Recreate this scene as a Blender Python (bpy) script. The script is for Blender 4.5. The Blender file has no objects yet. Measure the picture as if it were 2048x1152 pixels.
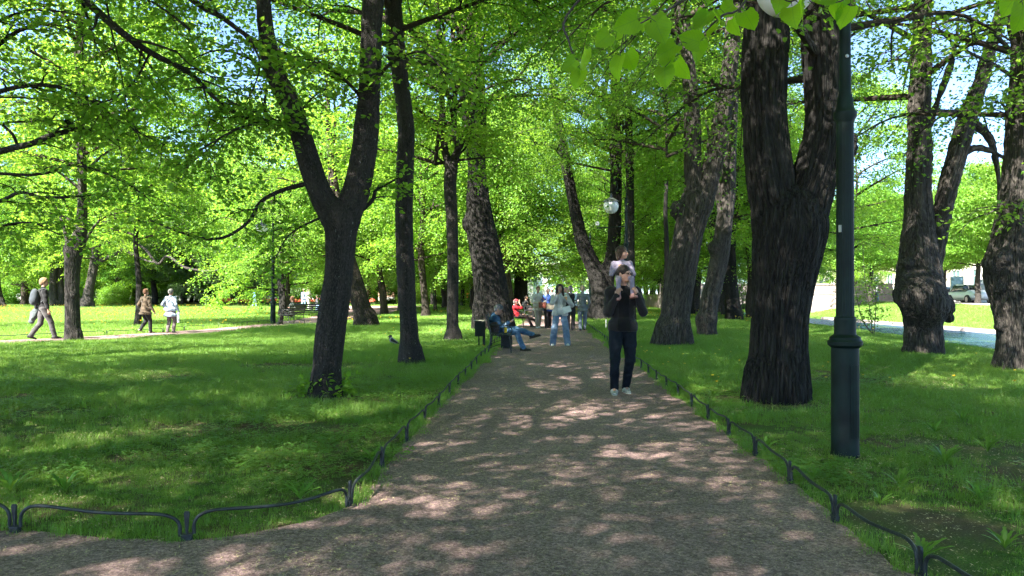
import bpy, math, random
import numpy as np
from mathutils import Vector, Matrix
SC = bpy.context.scene
COL = SC.collection
rad = math.radians
# ---------------------------------------------------------------- camera
F, CX, HZ, CH = 1500.0, 1024.0, 586.0, 1.4      # focal length in photo pixels, centre, horizon row, eye height
cam_d = bpy.data.cameras.new('camera'); cam = bpy.data.objects.new('camera', cam_d); COL.objects.link(cam)
cam.location = (0, 0, CH); cam.rotation_euler = (rad(90), 0, 0)
cam_d.sensor_width = 36; cam_d.lens = 36 * F / 2048; cam_d.shift_y = (HZ - 576) / 2048
cam_d.clip_start = .05; cam_d.clip_end = 2500
SC.camera = cam
# ---------------------------------------------------------------- light
SUN_AZ, SUN_EL = rad(-142), rad(44)          # azimuth from +Y towards +X
SDIR = Vector((math.sin(SUN_AZ) * math.cos(SUN_EL), math.cos(SUN_AZ) * math.cos(SUN_EL), math.sin(SUN_EL)))
W = bpy.data.worlds.new('World'); SC.world = W; W.use_nodes = True
wn = W.node_tree; bg = wn.nodes['Background']
sky = wn.nodes.new('ShaderNodeTexSky'); sky.sky_type = 'NISHITA'; sky.sun_disc = False
sky.sun_elevation = SUN_EL; sky.sun_rotation = SUN_AZ % (2 * math.pi); sky.ozone_density = 3.0; sky.air_density = .5; sky.dust_density = .3
wn.links.new(sky.outputs[0], bg.inputs[0]); bg.inputs[1].default_value = .05
sd = bpy.data.lights.new('sun', 'SUN'); sd.energy = 3.05; sd.angle = rad(.53); sd.color = (1, .95, .87)
so = bpy.data.objects.new('sun', sd); COL.objects.link(so); so.rotation_euler = SDIR.to_track_quat('Z', 'Y').to_euler()
SC.view_settings.view_transform = 'Standard'; SC.view_settings.look = 'None'
SC.view_settings.exposure = 3.85; SC.view_settings.gamma = 1
SC.render.engine = 'CYCLES'
cy = SC.cycles
cy.max_bounces = 12; cy.diffuse_bounces = 8; cy.transmission_bounces = 8; cy.glossy_bounces = 2; cy.transparent_max_bounces = 4
cy.use_denoising = True; cy.sample_clamp_indirect = 6
try: cy.denoiser = 'OPENIMAGEDENOISE'
except Exception: pass
cy.use_adaptive_sampling = True; cy.adaptive_threshold = .012
try: cy.denoising_prefilter = 'NONE'; cy.denoising_input_passes = 'RGB_ALBEDO_NORMAL'
except Exception: pass

# ---------------------------------------------------------------- helpers
def G(px, py, z=0.0):
    Y = F * (CH - z) / (py - HZ); return ((px - CX) / F * Y, Y)
def P(px, py, Y): return np.array(((px - CX) / F * Y, Y, CH - (py - HZ) / F * Y))
def tag(o, label=None, cat=None, group=None, kind=None):
    if label: o['label'] = label
    if cat: o['category'] = cat
    if group: o['group'] = group
    if kind: o['kind'] = kind
    return o
def empty(name, loc, label, cat, group=None, rz=0):
    o = bpy.data.objects.new(name, None); COL.objects.link(o); o.location = loc; o.rotation_euler = (0, 0, rz)
    o.empty_display_size = .2
    return tag(o, label, cat, group)
def mesh_np(name, V, Fc, mat=None, parent=None, smooth=False, attrs=None, link=True):
    """Fc: one (m,k) int array or a list of such arrays"""
    if not (isinstance(Fc, list) and isinstance(Fc[0], np.ndarray) and Fc[0].ndim == 2): Fc = [Fc]
    Fc = [np.asarray(f, np.int32) for f in Fc if len(f)]
    me = bpy.data.meshes.new(name)
    V = np.asarray(V, np.float32)
    me.vertices.add(len(V)); me.vertices.foreach_set('co', V.ravel())
    nl = sum(f.size for f in Fc); npol = sum(len(f) for f in Fc)
    me.loops.add(nl); me.polygons.add(npol)
    me.loops.foreach_set('vertex_index', np.concatenate([f.ravel() for f in Fc]))
    tot = np.concatenate([np.full(len(f), f.shape[1], np.int32) for f in Fc])
    st = np.concatenate([[0], np.cumsum(tot)[:-1]]).astype(np.int32)
    me.polygons.foreach_set('loop_start', st)
    if smooth: me.polygons.foreach_set('use_smooth', np.ones(npol, bool))
    for (nm, typ, dom, arr) in attrs or []:
        a = me.attributes.new(nm, typ, dom)
        a.data.foreach_set('vector' if typ == 'FLOAT_VECTOR' else 'value', np.asarray(arr, np.float32).ravel())
    if mat: me.materials.append(mat)
    me.update(calc_edges=True); me.validate()
    o = bpy.data.objects.new(name, me)
    if link: COL.objects.link(o)
    if parent: o.parent = parent
    return o
# --- value noise
def _h(ix, iy, iz, s):
    n = (ix.astype(np.int64) * 374761393 + iy.astype(np.int64) * 668265263 + iz.astype(np.int64) * 2147483647 + s * 974711) & 0xffffffff
    n = ((n ^ (n >> 13)) * 1274126177) & 0xffffffff
    n = (n ^ (n >> 16)) & 0xffffff
    return n.astype(np.float32) / 0xffffff
def vnoise(p, s=0):
    p = np.asarray(p, np.float32); i = np.floor(p).astype(np.int64); f = p - i; f = f * f * (3 - 2 * f)
    r = 0
    for a in (0, 1):
        for b in (0, 1):
            for c in (0, 1):
                w = (f[:, 0] if a else 1 - f[:, 0]) * (f[:, 1] if b else 1 - f[:, 1]) * (f[:, 2] if c else 1 - f[:, 2])
                r = r + w * _h(i[:, 0] + a, i[:, 1] + b, i[:, 2] + c, s)
    return r
def fbm(p, s=0, o=3):
    r = 0; a = .5; p = np.asarray(p, np.float32)
    for k in range(o): r = r + a * vnoise(p * 2 ** k, s + k); a *= .5
    return r
# --- list based mesh builder
class MB:
    def __init__(s): s.v = []; s.f = []
    def add(s, V, Fs):
        b = len(s.v); s.v += [tuple(map(float, v)) for v in V]; s.f += [tuple(i + b for i in f) for f in Fs]; return s
    def box(s, c, d, rz=0, ch=.0, M=None):
        x, y, z = d[0] / 2, d[1] / 2, d[2] / 2
        if ch <= 0:
            V = [(sx * x, sy * y, sz * z) for sx in (-1, 1) for sy in (-1, 1) for sz in (-1, 1)]
            Fs = [(0, 1, 3, 2), (4, 6, 7, 5), (0, 4, 5, 1), (2, 3, 7, 6), (0, 2, 6, 4), (1, 5, 7, 3)]
        else:                                   # chamfered box
            bm = bmesh.new(); bmesh.ops.create_cube(bm, size=1)
            for v in bm.verts: v.co = Vector((v.co.x * 2 * x, v.co.y * 2 * y, v.co.z * 2 * z))
            bmesh.ops.bevel(bm, geom=list(bm.edges), offset=ch, segments=2, affect='EDGES', profile=.6)
            bm.verts.index_update(); V = [tuple(v.co) for v in bm.verts]; Fs = [tuple(v.index for v in f.verts) for f in bm.faces]; bm.free()
        R = Matrix.Rotation(rz, 3, 'Z') if M is None else M
        return s.add([tuple(R @ Vector(v) + Vector(c)) for v in V], Fs)
    def lathe(s, prof, c=(0, 0, 0), n=24, cap=True):
        V = []; Fs = []
        for (r, z) in prof:
            V += [(c[0] + r * math.cos(2 * math.pi * k / n), c[1] + r * math.sin(2 * math.pi * k / n), c[2] + z) for k in range(n)]
        for i in range(len(prof) - 1):
            for k in range(n):
                a, b = i * n + k, i * n + (k + 1) % n; Fs.append((a, b, b + n, a + n))
        if cap: Fs.append(tuple(range(n))[::-1]); Fs.append(tuple(range((len(prof) - 1) * n, len(prof) * n)))
        return s.add(V, Fs)
    def tube(s, pts, r, n=8, cap=True):
        V, Fq = tube_np(pts, r, n); Fs = [tuple(f) for f in Fq.tolist()]
        m = len(V) // n
        if cap: Fs += [tuple(range(n))[::-1], tuple(range((m - 1) * n, m * n))]
        return s.add(V, Fs)
    def prism(s, poly, y0, y1):                 # poly in x,z, extruded along y
        n = len(poly); V = [(x, y0, z) for x, z in poly] + [(x, y1, z) for x, z in poly]
        Fs = [tuple(range(n)), tuple(range(2 * n - 1, n - 1, -1))] + [(i, i + n, (i + 1) % n + n, (i + 1) % n) for i in range(n)]
        return s.add(V, Fs)
    def build(s, name, mat, parent=None, smooth=False, fix=True):
        me = bpy.data.meshes.new(name); me.from_pydata(s.v, [], s.f)
        if fix:
            bm = bmesh.new(); bm.from_mesh(me); bmesh.ops.recalc_face_normals(bm, faces=list(bm.faces)); bm.to_mesh(me); bm.free()
        if smooth:
            for p in me.polygons: p.use_smooth = True
            try: me.set_sharp_from_angle(angle=rad(38))
            except Exception: pass
        if mat: me.materials.append(mat)
        o = bpy.data.objects.new(name, me); COL.objects.link(o)
        if parent: o.parent = parent
        return o
import bmesh
def spline(pts, sub=4):
    """Catmull-Rom through rows of any width"""
    p = np.asarray(pts, float)
    if len(p) < 3: return np.array([p[0] + (p[-1] - p[0]) * t for t in np.linspace(0, 1, sub + 1)])
    q = np.vstack([2 * p[0] - p[1], p, 2 * p[-1] - p[-2]]); out = []
    for i in range(1, len(q) - 2):
        for t in np.arange(sub) / sub:
            a, b, c, d = q[i - 1:i + 3]
            out.append(.5 * (2 * b + (c - a) * t + (2 * a - 5 * b + 4 * c - d) * t * t + (3 * b - a - 3 * c + d) * t ** 3))
    out.append(q[-2]); return np.array(out)
def tube_np(pts, r, n=6):
    p = np.asarray(pts, float); m = len(p); r = np.broadcast_to(np.asarray(r, float), (m,))
    t = np.gradient(p, axis=0); t /= np.linalg.norm(t, axis=1, keepdims=True) + 1e-9
    ref = np.array([0, 0, 1.]) if abs(t[0, 2]) < .9 else np.array([1., 0, 0])
    u = np.cross(np.broadcast_to(ref, t.shape), t); bad = np.linalg.norm(u, axis=1) < .05
    if bad.any(): u[bad] = np.cross(np.array([0, 1., 0.1]), t[bad])
    for i in range(1, m):                       # parallel transport
        w = u[i - 1] - t[i] * np.dot(u[i - 1], t[i]); u[i] = w
    u /= np.linalg.norm(u, axis=1, keepdims=True) + 1e-9
    v = np.cross(t, u); a = np.linspace(0, 2 * np.pi, n, endpoint=False)
    V = p[:, None] + r[:, None, None] * (np.cos(a)[None, :, None] * u[:, None] + np.sin(a)[None, :, None] * v[:, None])
    i = np.arange(m - 1)[:, None] * n; k = np.arange(n)[None]; k2 = (k + 1) % n
    Fq = np.stack([i + k, i + k2, i + n + k2, i + n + k], -1).reshape(-1, 4)
    return V.reshape(-1, 3), Fq
class Tubes:                                     # many thin limbs in one mesh, with bark coordinates
    def __init__(s): s.V = []; s.Q = []; s.B = []; s.n = 0
    def add(s, pts, r, n=5):
        V, q = tube_np(pts, r, n); p = np.asarray(pts, float); L = np.concatenate([[0], np.cumsum(np.linalg.norm(np.diff(p, axis=0), axis=1))])
        off = V - np.repeat(p, n, axis=0); B = np.stack([off[:, 0] + off[:, 2] * .5, off[:, 1], np.repeat(L, n)], 1)
        s.V.append(V); s.Q.append(q + s.n); s.B.append(B); s.n += len(V)
    def build(s, name, mat, parent=None, link=True):
        V = np.vstack(s.V)
        return mesh_np(name, V, np.vstack(s.Q), mat, parent, True, [('bark', 'FLOAT_VECTOR', 'POINT', np.vstack(s.B))], link)
# --- signed distance modelling
def surface_nets(D, o, h):
    S = D < 0; nx, ny, nz = D.shape
    c = np.zeros((nx - 1, ny - 1, nz - 1), np.int8)
    for i in (0, 1):
        for j in (0, 1):
            for k in (0, 1): c += S[i:nx - 1 + i, j:ny - 1 + j, k:nz - 1 + k]
    act = (c > 0) & (c < 8); ii = np.argwhere(act); n = len(ii)
    idx = np.full(act.shape, -1, np.int32); idx[act] = np.arange(n)
    pos = np.zeros((n, 3)); cnt = np.zeros(n)
    cor = [(a, b, d) for a in (0, 1) for b in (0, 1) for d in (0, 1)]
    for a in cor:
        for ax in range(3):
            if a[ax]: continue
            b = list(a); b[ax] = 1
            da = D[ii[:, 0] + a[0], ii[:, 1] + a[1], ii[:, 2] + a[2]]; db = D[ii[:, 0] + b[0], ii[:, 1] + b[1], ii[:, 2] + b[2]]
            m = (da < 0) != (db < 0); t = da[m] / (da[m] - db[m])
            pp = np.tile(np.array(a, float), (m.sum(), 1)); pp[:, ax] += t; pos[m] += pp; cnt[m] += 1
    V = np.array(o) + (ii + pos / cnt[:, None]) * h
    Q = []
    for ax in range(3):
        b, d = (ax + 1) % 3, (ax + 2) % 3
        s0 = [slice(1, -1)] * 3; s1 = list(s0); s0[ax] = slice(0, -1); s1[ax] = slice(1, None)
        A = S[tuple(s0)]; B = S[tuple(s1)]; e = np.argwhere(A != B)
        if not len(e): continue
        ins = A[tuple(e.T)]; e = e + 1; e[:, ax] -= 1
        def cell(db_, dd): q = e.copy(); q[:, b] += db_; q[:, d] += dd; return idx[q[:, 0], q[:, 1], q[:, 2]]
        q = np.stack([cell(-1, -1), cell(0, -1), cell(0, 0), cell(-1, 0)], 1)
        q[~ins] = q[~ins][:, ::-1]; Q.append(q)
    Q = np.vstack(Q); Q = Q[(Q >= 0).all(1)]
    return V, Q
def vnormals(V, Q):
    n = np.cross(V[Q[:, 2]] - V[Q[:, 0]], V[Q[:, 3]] - V[Q[:, 1]]); N = np.zeros_like(V)
    for k in range(4): np.add.at(N, Q[:, k], n)
    return N / (np.linalg.norm(N, axis=1, keepdims=True) + 1e-12)
class SDF:
    def __init__(s): s.p = []
    def cap(s, a, b, ra, rb=None, k=.02, sq=None, op='+'):
        """tapered capsule; sq=(direction, factor) squashes the section along a direction"""
        s.p.append(('c', np.array(a, float), np.array(b, float), ra, ra if rb is None else rb, k, sq, op)); return s
    def chain(s, pts, rs, k=.02, sq=None):
        for i in range(len(pts) - 1): s.cap(pts[i], pts[i + 1], rs[i], rs[i + 1], k, sq)
        return s
    def ell(s, c, r, k=.02, R=None, op='+'):
        s.p.append(('e', np.array(c, float), np.array(r, float), np.eye(3) if R is None else np.array(R, float), None, k, None, op)); return s
    def mesh(s, h, cut=None):
        lo = []; hi = []
        for q in s.p:
            if q[-1] != '+': continue
            if q[0] == 'c': m = max(q[3], q[4]); lo.append(np.minimum(q[1], q[2]) - m); hi.append(np.maximum(q[1], q[2]) + m)
            else: m = q[2].max(); lo.append(q[1] - m); hi.append(q[1] + m)
        lo = np.min(lo, 0) - 3 * h; hi = np.max(hi, 0) + 3 * h
        n = np.ceil((hi - lo) / h).astype(int) + 1
        D = np.full(n, 9., np.float32)
        for q in s.p:
            if q[0] == 'c': m = max(q[3], q[4]); a = np.minimum(q[1], q[2]) - m; b = np.maximum(q[1], q[2]) + m
            else: m = q[2].max(); a = q[1] - m; b = q[1] + m
            k = q[5]; e = k + 3 * h
            i0 = np.clip(np.floor((a - e - lo) / h).astype(int), 0, n); i1 = np.clip(np.ceil((b + e - lo) / h).astype(int) + 1, 0, n)
            if (i1 <= i0).any(): continue
            X = [(lo[j] + np.arange(i0[j], i1[j]) * h).astype(np.float32) for j in range(3)]
            x = X[0][:, None, None]; y = X[1][None, :, None]; z = X[2][None, None, :]
            if q[0] == 'c':
                A, B = q[1], q[2]; d = B - A; L2 = max(float(d @ d), 1e-9)
                px, py, pz = x - A[0], y - A[1], z - A[2]
                t = np.clip((px * d[0] + py * d[1] + pz * d[2]) / L2, 0, 1)
                qx, qy, qz = px - t * d[0], py - t * d[1], pz - t * d[2]; f = 1.
                if q[6] is not None:
                    w = np.array(q[6][0], float); w /= np.linalg.norm(w); g = 1 / q[6][1] - 1
                    u = (qx * w[0] + qy * w[1] + qz * w[2]) * g; qx = qx + u * w[0]; qy = qy + u * w[1]; qz = qz + u * w[2]; f = min(1, (1 + q[6][1]) / 2)
                dd = (np.sqrt(qx * qx + qy * qy + qz * qz) - (q[3] + (q[4] - q[3]) * t)) * f
            else:
                R = q[3]; px, py, pz = x - q[1][0], y - q[1][1], z - q[1][2]
                u = [(px * R[0, j] + py * R[1, j] + pz * R[2, j]) / q[2][j] for j in range(3)]
                l = np.sqrt(u[0] ** 2 + u[1] ** 2 + u[2] ** 2); g = np.sqrt((u[0] / q[2][0]) ** 2 + (u[1] / q[2][1]) ** 2 + (u[2] / q[2][2]) ** 2) + 1e-6
                dd = l * (l - 1) / g
            sl = tuple(slice(i0[j], i1[j]) for j in range(3)); C = D[sl]
            if q[-1] == '+':
                if k > 0: w = np.maximum(k - np.abs(C - dd), 0) / k; D[sl] = np.minimum(C, dd) - w * w * k / 4
                else: D[sl] = np.minimum(C, dd)
            else:
                dd = -dd
                if k > 0: w = np.maximum(k - np.abs(C - dd), 0) / k; D[sl] = np.maximum(C, dd) + w * w * k / 4
                else: D[sl] = np.maximum(C, dd)
        if cut is not None:                      # list of (point, outward normal): keep the inside half
            X, Y, Z = [(lo[j] + np.arange(n[j]) * h).astype(np.float32) for j in range(3)]
            for (p, w) in cut:
                w = np.array(w, float); w /= np.linalg.norm(w)
                D = np.maximum(D, ((X[:, None, None] - p[0]) * w[0] + (Y[None, :, None] - p[1]) * w[1] + (Z[None, None] - p[2]) * w[2]).astype(np.float32))
        return surface_nets(D, lo, h)
# ---------------------------------------------------------------- materials
def mat_new(name):
    m = bpy.data.materials.new(name); m.use_nodes = True; nt = m.node_tree
    return m, nt, nt.nodes['Principled BSDF'], nt.nodes['Material Output']
def N(nt, t, **kw):
    n = nt.nodes.new(t)
    for k, v in kw.items():
        if k.startswith('i_'):
            key = k[2:]; n.inputs[int(key) if key.isdigit() else key].default_value = v
        else: setattr(n, k, v)
    return n
def ramp(nt, src, stops):
    r = nt.nodes.new('ShaderNodeValToRGB'); e = r.color_ramp.elements
    while len(e) < len(stops): e.new(.5)
    for i, (p, c) in enumerate(stops): e[i].position = p; e[i].color = tuple(c) + (1,) if len(c) == 3 else c
    nt.links.new(src, r.inputs[0]); return r.outputs[0]
def mixc(nt, f, a, b, mode='MIX'):
    n = nt.nodes.new('ShaderNodeMix'); n.data_type = 'RGBA'; n.blend_type = mode
    for s, v in ((n.inputs[0], f), (n.inputs[6], a), (n.inputs[7], b)):
        if hasattr(v, 'links'): nt.links.new(v, s)
        else: s.default_value = v if not isinstance(v, tuple) else (v + (1,) if len(v) == 3 else v)
    return n.outputs[2]
def mth(nt, op, a, b=None, c=None):
    n = nt.nodes.new('ShaderNodeMath'); n.operation = op
    for i, v in enumerate((a, b, c)):
        if v is None: continue
        if hasattr(v, 'links'): nt.links.new(v, n.inputs[i])
        else: n.inputs[i].default_value = v
    return n.outputs[0]
def objco(nt, scale=(1, 1, 1), attr=None):
    if attr: s = N(nt, 'ShaderNodeAttribute', attribute_name=attr).outputs['Vector']
    else: s = N(nt, 'ShaderNodeTexCoord').outputs['Object']
    m = N(nt, 'ShaderNodeMapping'); m.inputs['Scale'].default_value = scale; nt.links.new(s, m.inputs[0]); return m.outputs[0]
def noise(nt, co, scale, detail=4, rough=.55, dist=0, out=0):
    n = N(nt, 'ShaderNodeTexNoise'); n.inputs['Scale'].default_value = scale; n.inputs['Detail'].default_value = detail
    n.inputs['Roughness'].default_value = rough; n.inputs['Distortion'].default_value = dist
    if co is not None: nt.links.new(co, n.inputs['Vector'])
    return n.outputs[out]
def bump(nt, b, hgt, strength, dist=.01):
    n = N(nt, 'ShaderNodeBump'); n.inputs['Strength'].default_value = strength; n.inputs['Distance'].default_value = dist
    nt.links.new(hgt, n.inputs['Height']); nt.links.new(n.outputs[0], b.inputs['Normal'])
MATS = {}
def simple(name, c, rough=.7, var=.25, scale=6, metal=0, spec=.4, bmp=0, bscale=60, coat=0, bdist=.01):
    """plain coloured material with a mottled tone and fine bump"""
    key = name
    if key in MATS: return MATS[key]
    m, nt, b, o = mat_new(name); co = objco(nt)
    n = noise(nt, co, scale, 4); lo = tuple(x * (1 - var) for x in c); hi = tuple(min(1, x * (1 + var)) for x in c)
    nt.links.new(ramp(nt, n, [(.3, lo), (.7, hi)]), b.inputs['Base Color'])
    b.inputs['Roughness'].default_value = rough; b.inputs['Metallic'].default_value = metal; b.inputs['Specular IOR Level'].default_value = spec
    b.inputs['Coat Weight'].default_value = coat
    if bmp: bump(nt, b, noise(nt, co, bscale, 3), bmp, bdist)
    MATS[key] = m; return m
def leaf_mat(name, dark, light, tr, mix=.45, rough=.42):
    m, nt, b, o = mat_new(name)
    a = N(nt, 'ShaderNodeAttribute', attribute_name='rnd').outputs['Fac']
    big = noise(nt, objco(nt), .9, 2)
    f = mth(nt, 'ADD', mth(nt, 'MULTIPLY', a, .6), mth(nt, 'MULTIPLY', big, .5))
    oi = N(nt, 'ShaderNodeObjectInfo').outputs['Random']
    col = mixc(nt, f, dark, light)
    hsv = N(nt, 'ShaderNodeHueSaturation'); nt.links.new(col, hsv.inputs['Color'])
    nt.links.new(mth(nt, 'ADD', mth(nt, 'MULTIPLY', oi, .03), .485), hsv.inputs['Hue'])
    nt.links.new(mth(nt, 'ADD', mth(nt, 'MULTIPLY', oi, .3), .85), hsv.inputs['Value'])
    nt.links.new(hsv.outputs[0], b.inputs['Base Color']); b.inputs['Roughness'].default_value = rough; b.inputs['Specular IOR Level'].default_value = .35
    t = N(nt, 'ShaderNodeBsdfTranslucent'); tc = mixc(nt, f, tuple(x * .7 for x in tr), tr); nt.links.new(tc, t.inputs[0])
    ms = N(nt, 'ShaderNodeMixShader'); ms.inputs[0].default_value = mix
    nt.links.new(b.outputs[0], ms.inputs[1]); nt.links.new(t.outputs[0], ms.inputs[2]); nt.links.new(ms.outputs[0], o.inputs[0]); return m
def bark_mat(name, dark, mid, light, fur=16, lich=0, vs=.09, bs=1.0):
    m, nt, b, o = mat_new(name)
    co = objco(nt, (1, 1, vs), 'bark')
    w = noise(nt, co, 3.0, 3); wc = N(nt, 'ShaderNodeVectorMath', operation='ADD'); nt.links.new(co, wc.inputs[0])
    wv = N(nt, 'ShaderNodeVectorMath', operation='SCALE'); nt.links.new(noise(nt, co, 7, 2, out=1), wv.inputs[0]); wv.inputs['Scale'].default_value = .06
    nt.links.new(wv.outputs[0], wc.inputs[1]); co2 = wc.outputs[0]
    vo = N(nt, 'ShaderNodeTexVoronoi', feature='DISTANCE_TO_EDGE'); vo.inputs['Scale'].default_value = fur * 1.6; nt.links.new(co2, vo.inputs['Vector'])
    ed = ramp(nt, vo.outputs['Distance'], [(.0, (0, 0, 0)), (.16, (1, 1, 1))])
    fine = noise(nt, co2, 75, 5, .7)
    h = mth(nt, 'ADD', mth(nt, 'MULTIPLY', ed, .8), mth(nt, 'MULTIPLY', fine, .5))
    fur_ = N(nt, 'ShaderNodeAttribute', attribute_name='fur').outputs['Fac']
    c1 = mixc(nt, ed, tuple(x * .5 + y * .5 for x, y in zip(dark, mid)), mid); c1 = mixc(nt, mth(nt, 'MULTIPLY', fur_, .9), c1, tuple(x * .6 for x in dark)); c2 = mixc(nt, ramp(nt, fine, [(.45, (0, 0, 0)), (.68, (1, 1, 1))]), c1, light)
    c3 = mixc(nt, ramp(nt, noise(nt, objco(nt), .9, 3), [(.4, (0, 0, 0)), (.7, (.55, .55, .55))]), c2, tuple(x * .6 for x in mid))
    if lich:
        l = noise(nt, objco(nt, (1, 1, .8)), 26, 3, .6); lf = ramp(nt, l, [(.68 - lich * .01, (0, 0, 0)), (.74 - lich * .01, (.8, .8, .8))]); c3 = mixc(nt, lf, c3, (.22, .24, .21))
    nt.links.new(c3, b.inputs['Base Color']); b.inputs['Roughness'].default_value = .85; b.inputs['Specular IOR Level'].default_value = .25
    bump(nt, b, h, bs, .022); return m
LEAF = leaf_mat('leaf_lime', (.06, .145, .014), (.13, .26, .028), (.44, .72, .06), .5)
LEAF_B = leaf_mat('leaf_deep_green', (.05, .14, .018), (.11, .24, .03), (.34, .62, .04), .4)  # slightly deeper green leaf for some crowns and bushes
LEAF_C = leaf_mat('leaf_chestnut', (.05, .10, .04), (.11, .17, .07), (.22, .42, .09), .35)
LEAF_Y = leaf_mat('leaf_young', (.065, .155, .018), (.13, .26, .035), (.40, .66, .07), .45)
LEAF_N = leaf_mat('leaf_close', (.06, .15, .012), (.12, .24, .02), (.42, .68, .03), .5)
BARK = bark_mat('bark_dark', (.0035, .0032, .0028), (.014, .0125, .0105), (.033, .029, .025), 15, 0)
BARK_S = bark_mat('bark_smooth', (.008, .007, .006), (.028, .024, .021), (.058, .051, .045), 34, 1, .35, .6)
BARK_L = bark_mat('bark_grey', (.010, .009, .008), (.055, .047, .040), (.12, .105, .09), 17, 0)
BARK_B = bark_mat('bark_brown', (.008, .006, .005), (.038, .029, .021), (.08, .064, .048), 20, 0)
TWIG = simple('twig', (.035, .028, .022), .8, .3, 8)
# ---------------------------------------------------------------- ground, paths, canal
def bankX(Y): return np.minimum(12.6 + .09 * np.maximum(Y, 0), 17.4)
def gz(X, Y): return -.30 * np.clip((X - (bankX(Y) - 4)) / 4, 0, 1) ** 1.6
def slopeX(Y): return np.maximum(24 + .13 * np.asarray(Y, float), 27.5)
rg = np.random.default_rng(5)
def grass_soil(name, soil, g1, g2, amt=.5, sc=1.2):
    m, nt, b, o = mat_new(name); co = objco(nt)
    a = ramp(nt, noise(nt, co, sc, 5, .6), [(amt - .12, (0, 0, 0)), (amt + .12, (1, 1, 1))])
    g = mixc(nt, noise(nt, co, 14, 5, .7), g1, g2); c = mixc(nt, a, soil, g)
    sp = ramp(nt, noise(nt, co, 90, 3, .7), [(.35, (.55, .55, .55)), (.7, (1.25, 1.25, 1.25))]); c = mixc(nt, 1, c, sp, 'MULTIPLY')
    nt.links.new(c, b.inputs['Base Color']); b.inputs['Roughness'].default_value = .9; b.inputs['Specular IOR Level'].default_value = .1
    bump(nt, b, noise(nt, co, 70, 4, .7), .8, .03); return m
M_LAWN = grass_soil('lawn_soil', (.13, .10, .06), (.06, .12, .02), (.11, .19, .035), .50)
M_BANK = grass_soil('bank_turf', (.07, .08, .025), (.07, .14, .025), (.12, .21, .04), .3, .6)
def gravel_mat():
    m, nt, b, o = mat_new('gravel'); co = objco(nt)
    f = noise(nt, co, 120, 5, .75); big = noise(nt, co, .7, 4, .6); md = noise(nt, co, 9, 4, .6)
    c = ramp(nt, f, [(.30, (.08, .055, .055)), (.45, (.21, .146, .142)), (.58, (.30, .218, .21)), (.74, (.50, .39, .37))])
    c = mixc(nt, 1, c, ramp(nt, big, [(.3, (.82, .8, .8)), (.7, (1.12, 1.1, 1.08))]), 'MULTIPLY')
    c = mixc(nt, 1, c, ramp(nt, md, [(.3, (.8, .8, .8)), (.7, (1.18, 1.18, 1.18))]), 'MULTIPLY')
    vp = N(nt, 'ShaderNodeTexVoronoi'); vp.inputs['Scale'].default_value = 62; nt.links.new(co, vp.inputs['Vector']); sp_ = N(nt, 'ShaderNodeSeparateColor'); nt.links.new(vp.outputs['Color'], sp_.inputs[0])
    c = mixc(nt, 1, c, ramp(nt, sp_.outputs[0], [(.0, (.62, .58, .57)), (.5, (.98, .95, .95)), (1, (1.5, 1.42, 1.4))]), 'MULTIPLY')
    # fallen bud scales and seed flakes
    mp = N(nt, 'ShaderNodeMapping'); mp.inputs['Rotation'].default_value = (0, 0, .6); mp.inputs['Scale'].default_value = (1, 1.5, 1); nt.links.new(co, mp.inputs[0])
    v = N(nt, 'ShaderNodeTexVoronoi'); v.inputs['Scale'].default_value = 75; nt.links.new(mp.outputs[0], v.inputs['Vector'])
    sep = N(nt, 'ShaderNodeSeparateColor'); nt.links.new(v.outputs['Color'], sep.inputs[0])
    near = mth(nt, 'LESS_THAN', v.outputs['Distance'], .30); patch = ramp(nt, noise(nt, co, 1.6, 3), [(.38, (.03, .03, .03)), (.7, (.38, .38, .38))])
    pick = mth(nt, 'LESS_THAN', sep.outputs[0], patch); fl = mth(nt, 'MULTIPLY', near, pick)
    c = mixc(nt, fl, c, mixc(nt, sep.outputs[1], (.36, .28, .12), (.46, .40, .28)))
    nt.links.new(c, b.inputs['Base Color']); b.inputs['Roughness'].default_value = .88; b.inputs['Specular IOR Level'].default_value = .2
    bump(nt, b, mth(nt, 'ADD', f, mth(nt, 'MULTIPLY', fl, .5)), .9, .012); return m
M_GRAV = gravel_mat()
Ys = np.concatenate([np.arange(-60, 0, 6), np.arange(0, 120, 3), [130, 160, 250, 600, 1800]])
rows = []
for Y in Ys:
    B = float(bankX(Y)); rows.append([(-1500, Y, 0), (-80, Y, 0), (-20, Y, 0), (0, Y, 0), (B - 4, Y, 0), (B - 3, Y, -.033), (B - 2, Y, -.099), (B - 1, Y, -.189), (B, Y, -.30), (B + .35, Y, -.5), (B + .9, Y, -1.5), (23.9, Y, -1.5), (24.6, Y, -1.5)])
R = np.array(rows, float); nx = R.shape[1]; ny = len(Ys)
i, j = np.meshgrid(np.arange(ny - 1), np.arange(nx - 1), indexing='ij'); q = (i * nx + j).ravel()
tag(mesh_np('ground', R.reshape(-1, 3), np.stack([q, q + 1, q + nx + 1, q + nx], 1), M_LAWN), kind='structure')
rows = []
for Y in Ys:
    S = float(slopeX(Y)); rows.append([(24.85, Y, -1.2), (24.9, Y, -.62), (24.9 + (S - 24.9) * .5, Y, .08), (S - .4, Y, .57), (S, Y, .6)])
R = np.array(rows, float); nx = R.shape[1]; i, j = np.meshgrid(np.arange(ny - 1), np.arange(nx - 1), indexing='ij'); q = (i * nx + j).ravel()
tag(mesh_np('grass_bank', R.reshape(-1, 3), np.stack([q, q + 1, q + nx + 1, q + nx], 1), M_BANK, smooth=True), kind='structure')
M_ASPH = simple('asphalt', (.2, .195, .19), .9, .2, 4, bmp=.3, bscale=200)
rows = []
for Y in Ys:
    S = float(slopeX(Y)); rows.append([(S, Y, .6), (1500, Y, .6)])
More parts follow.
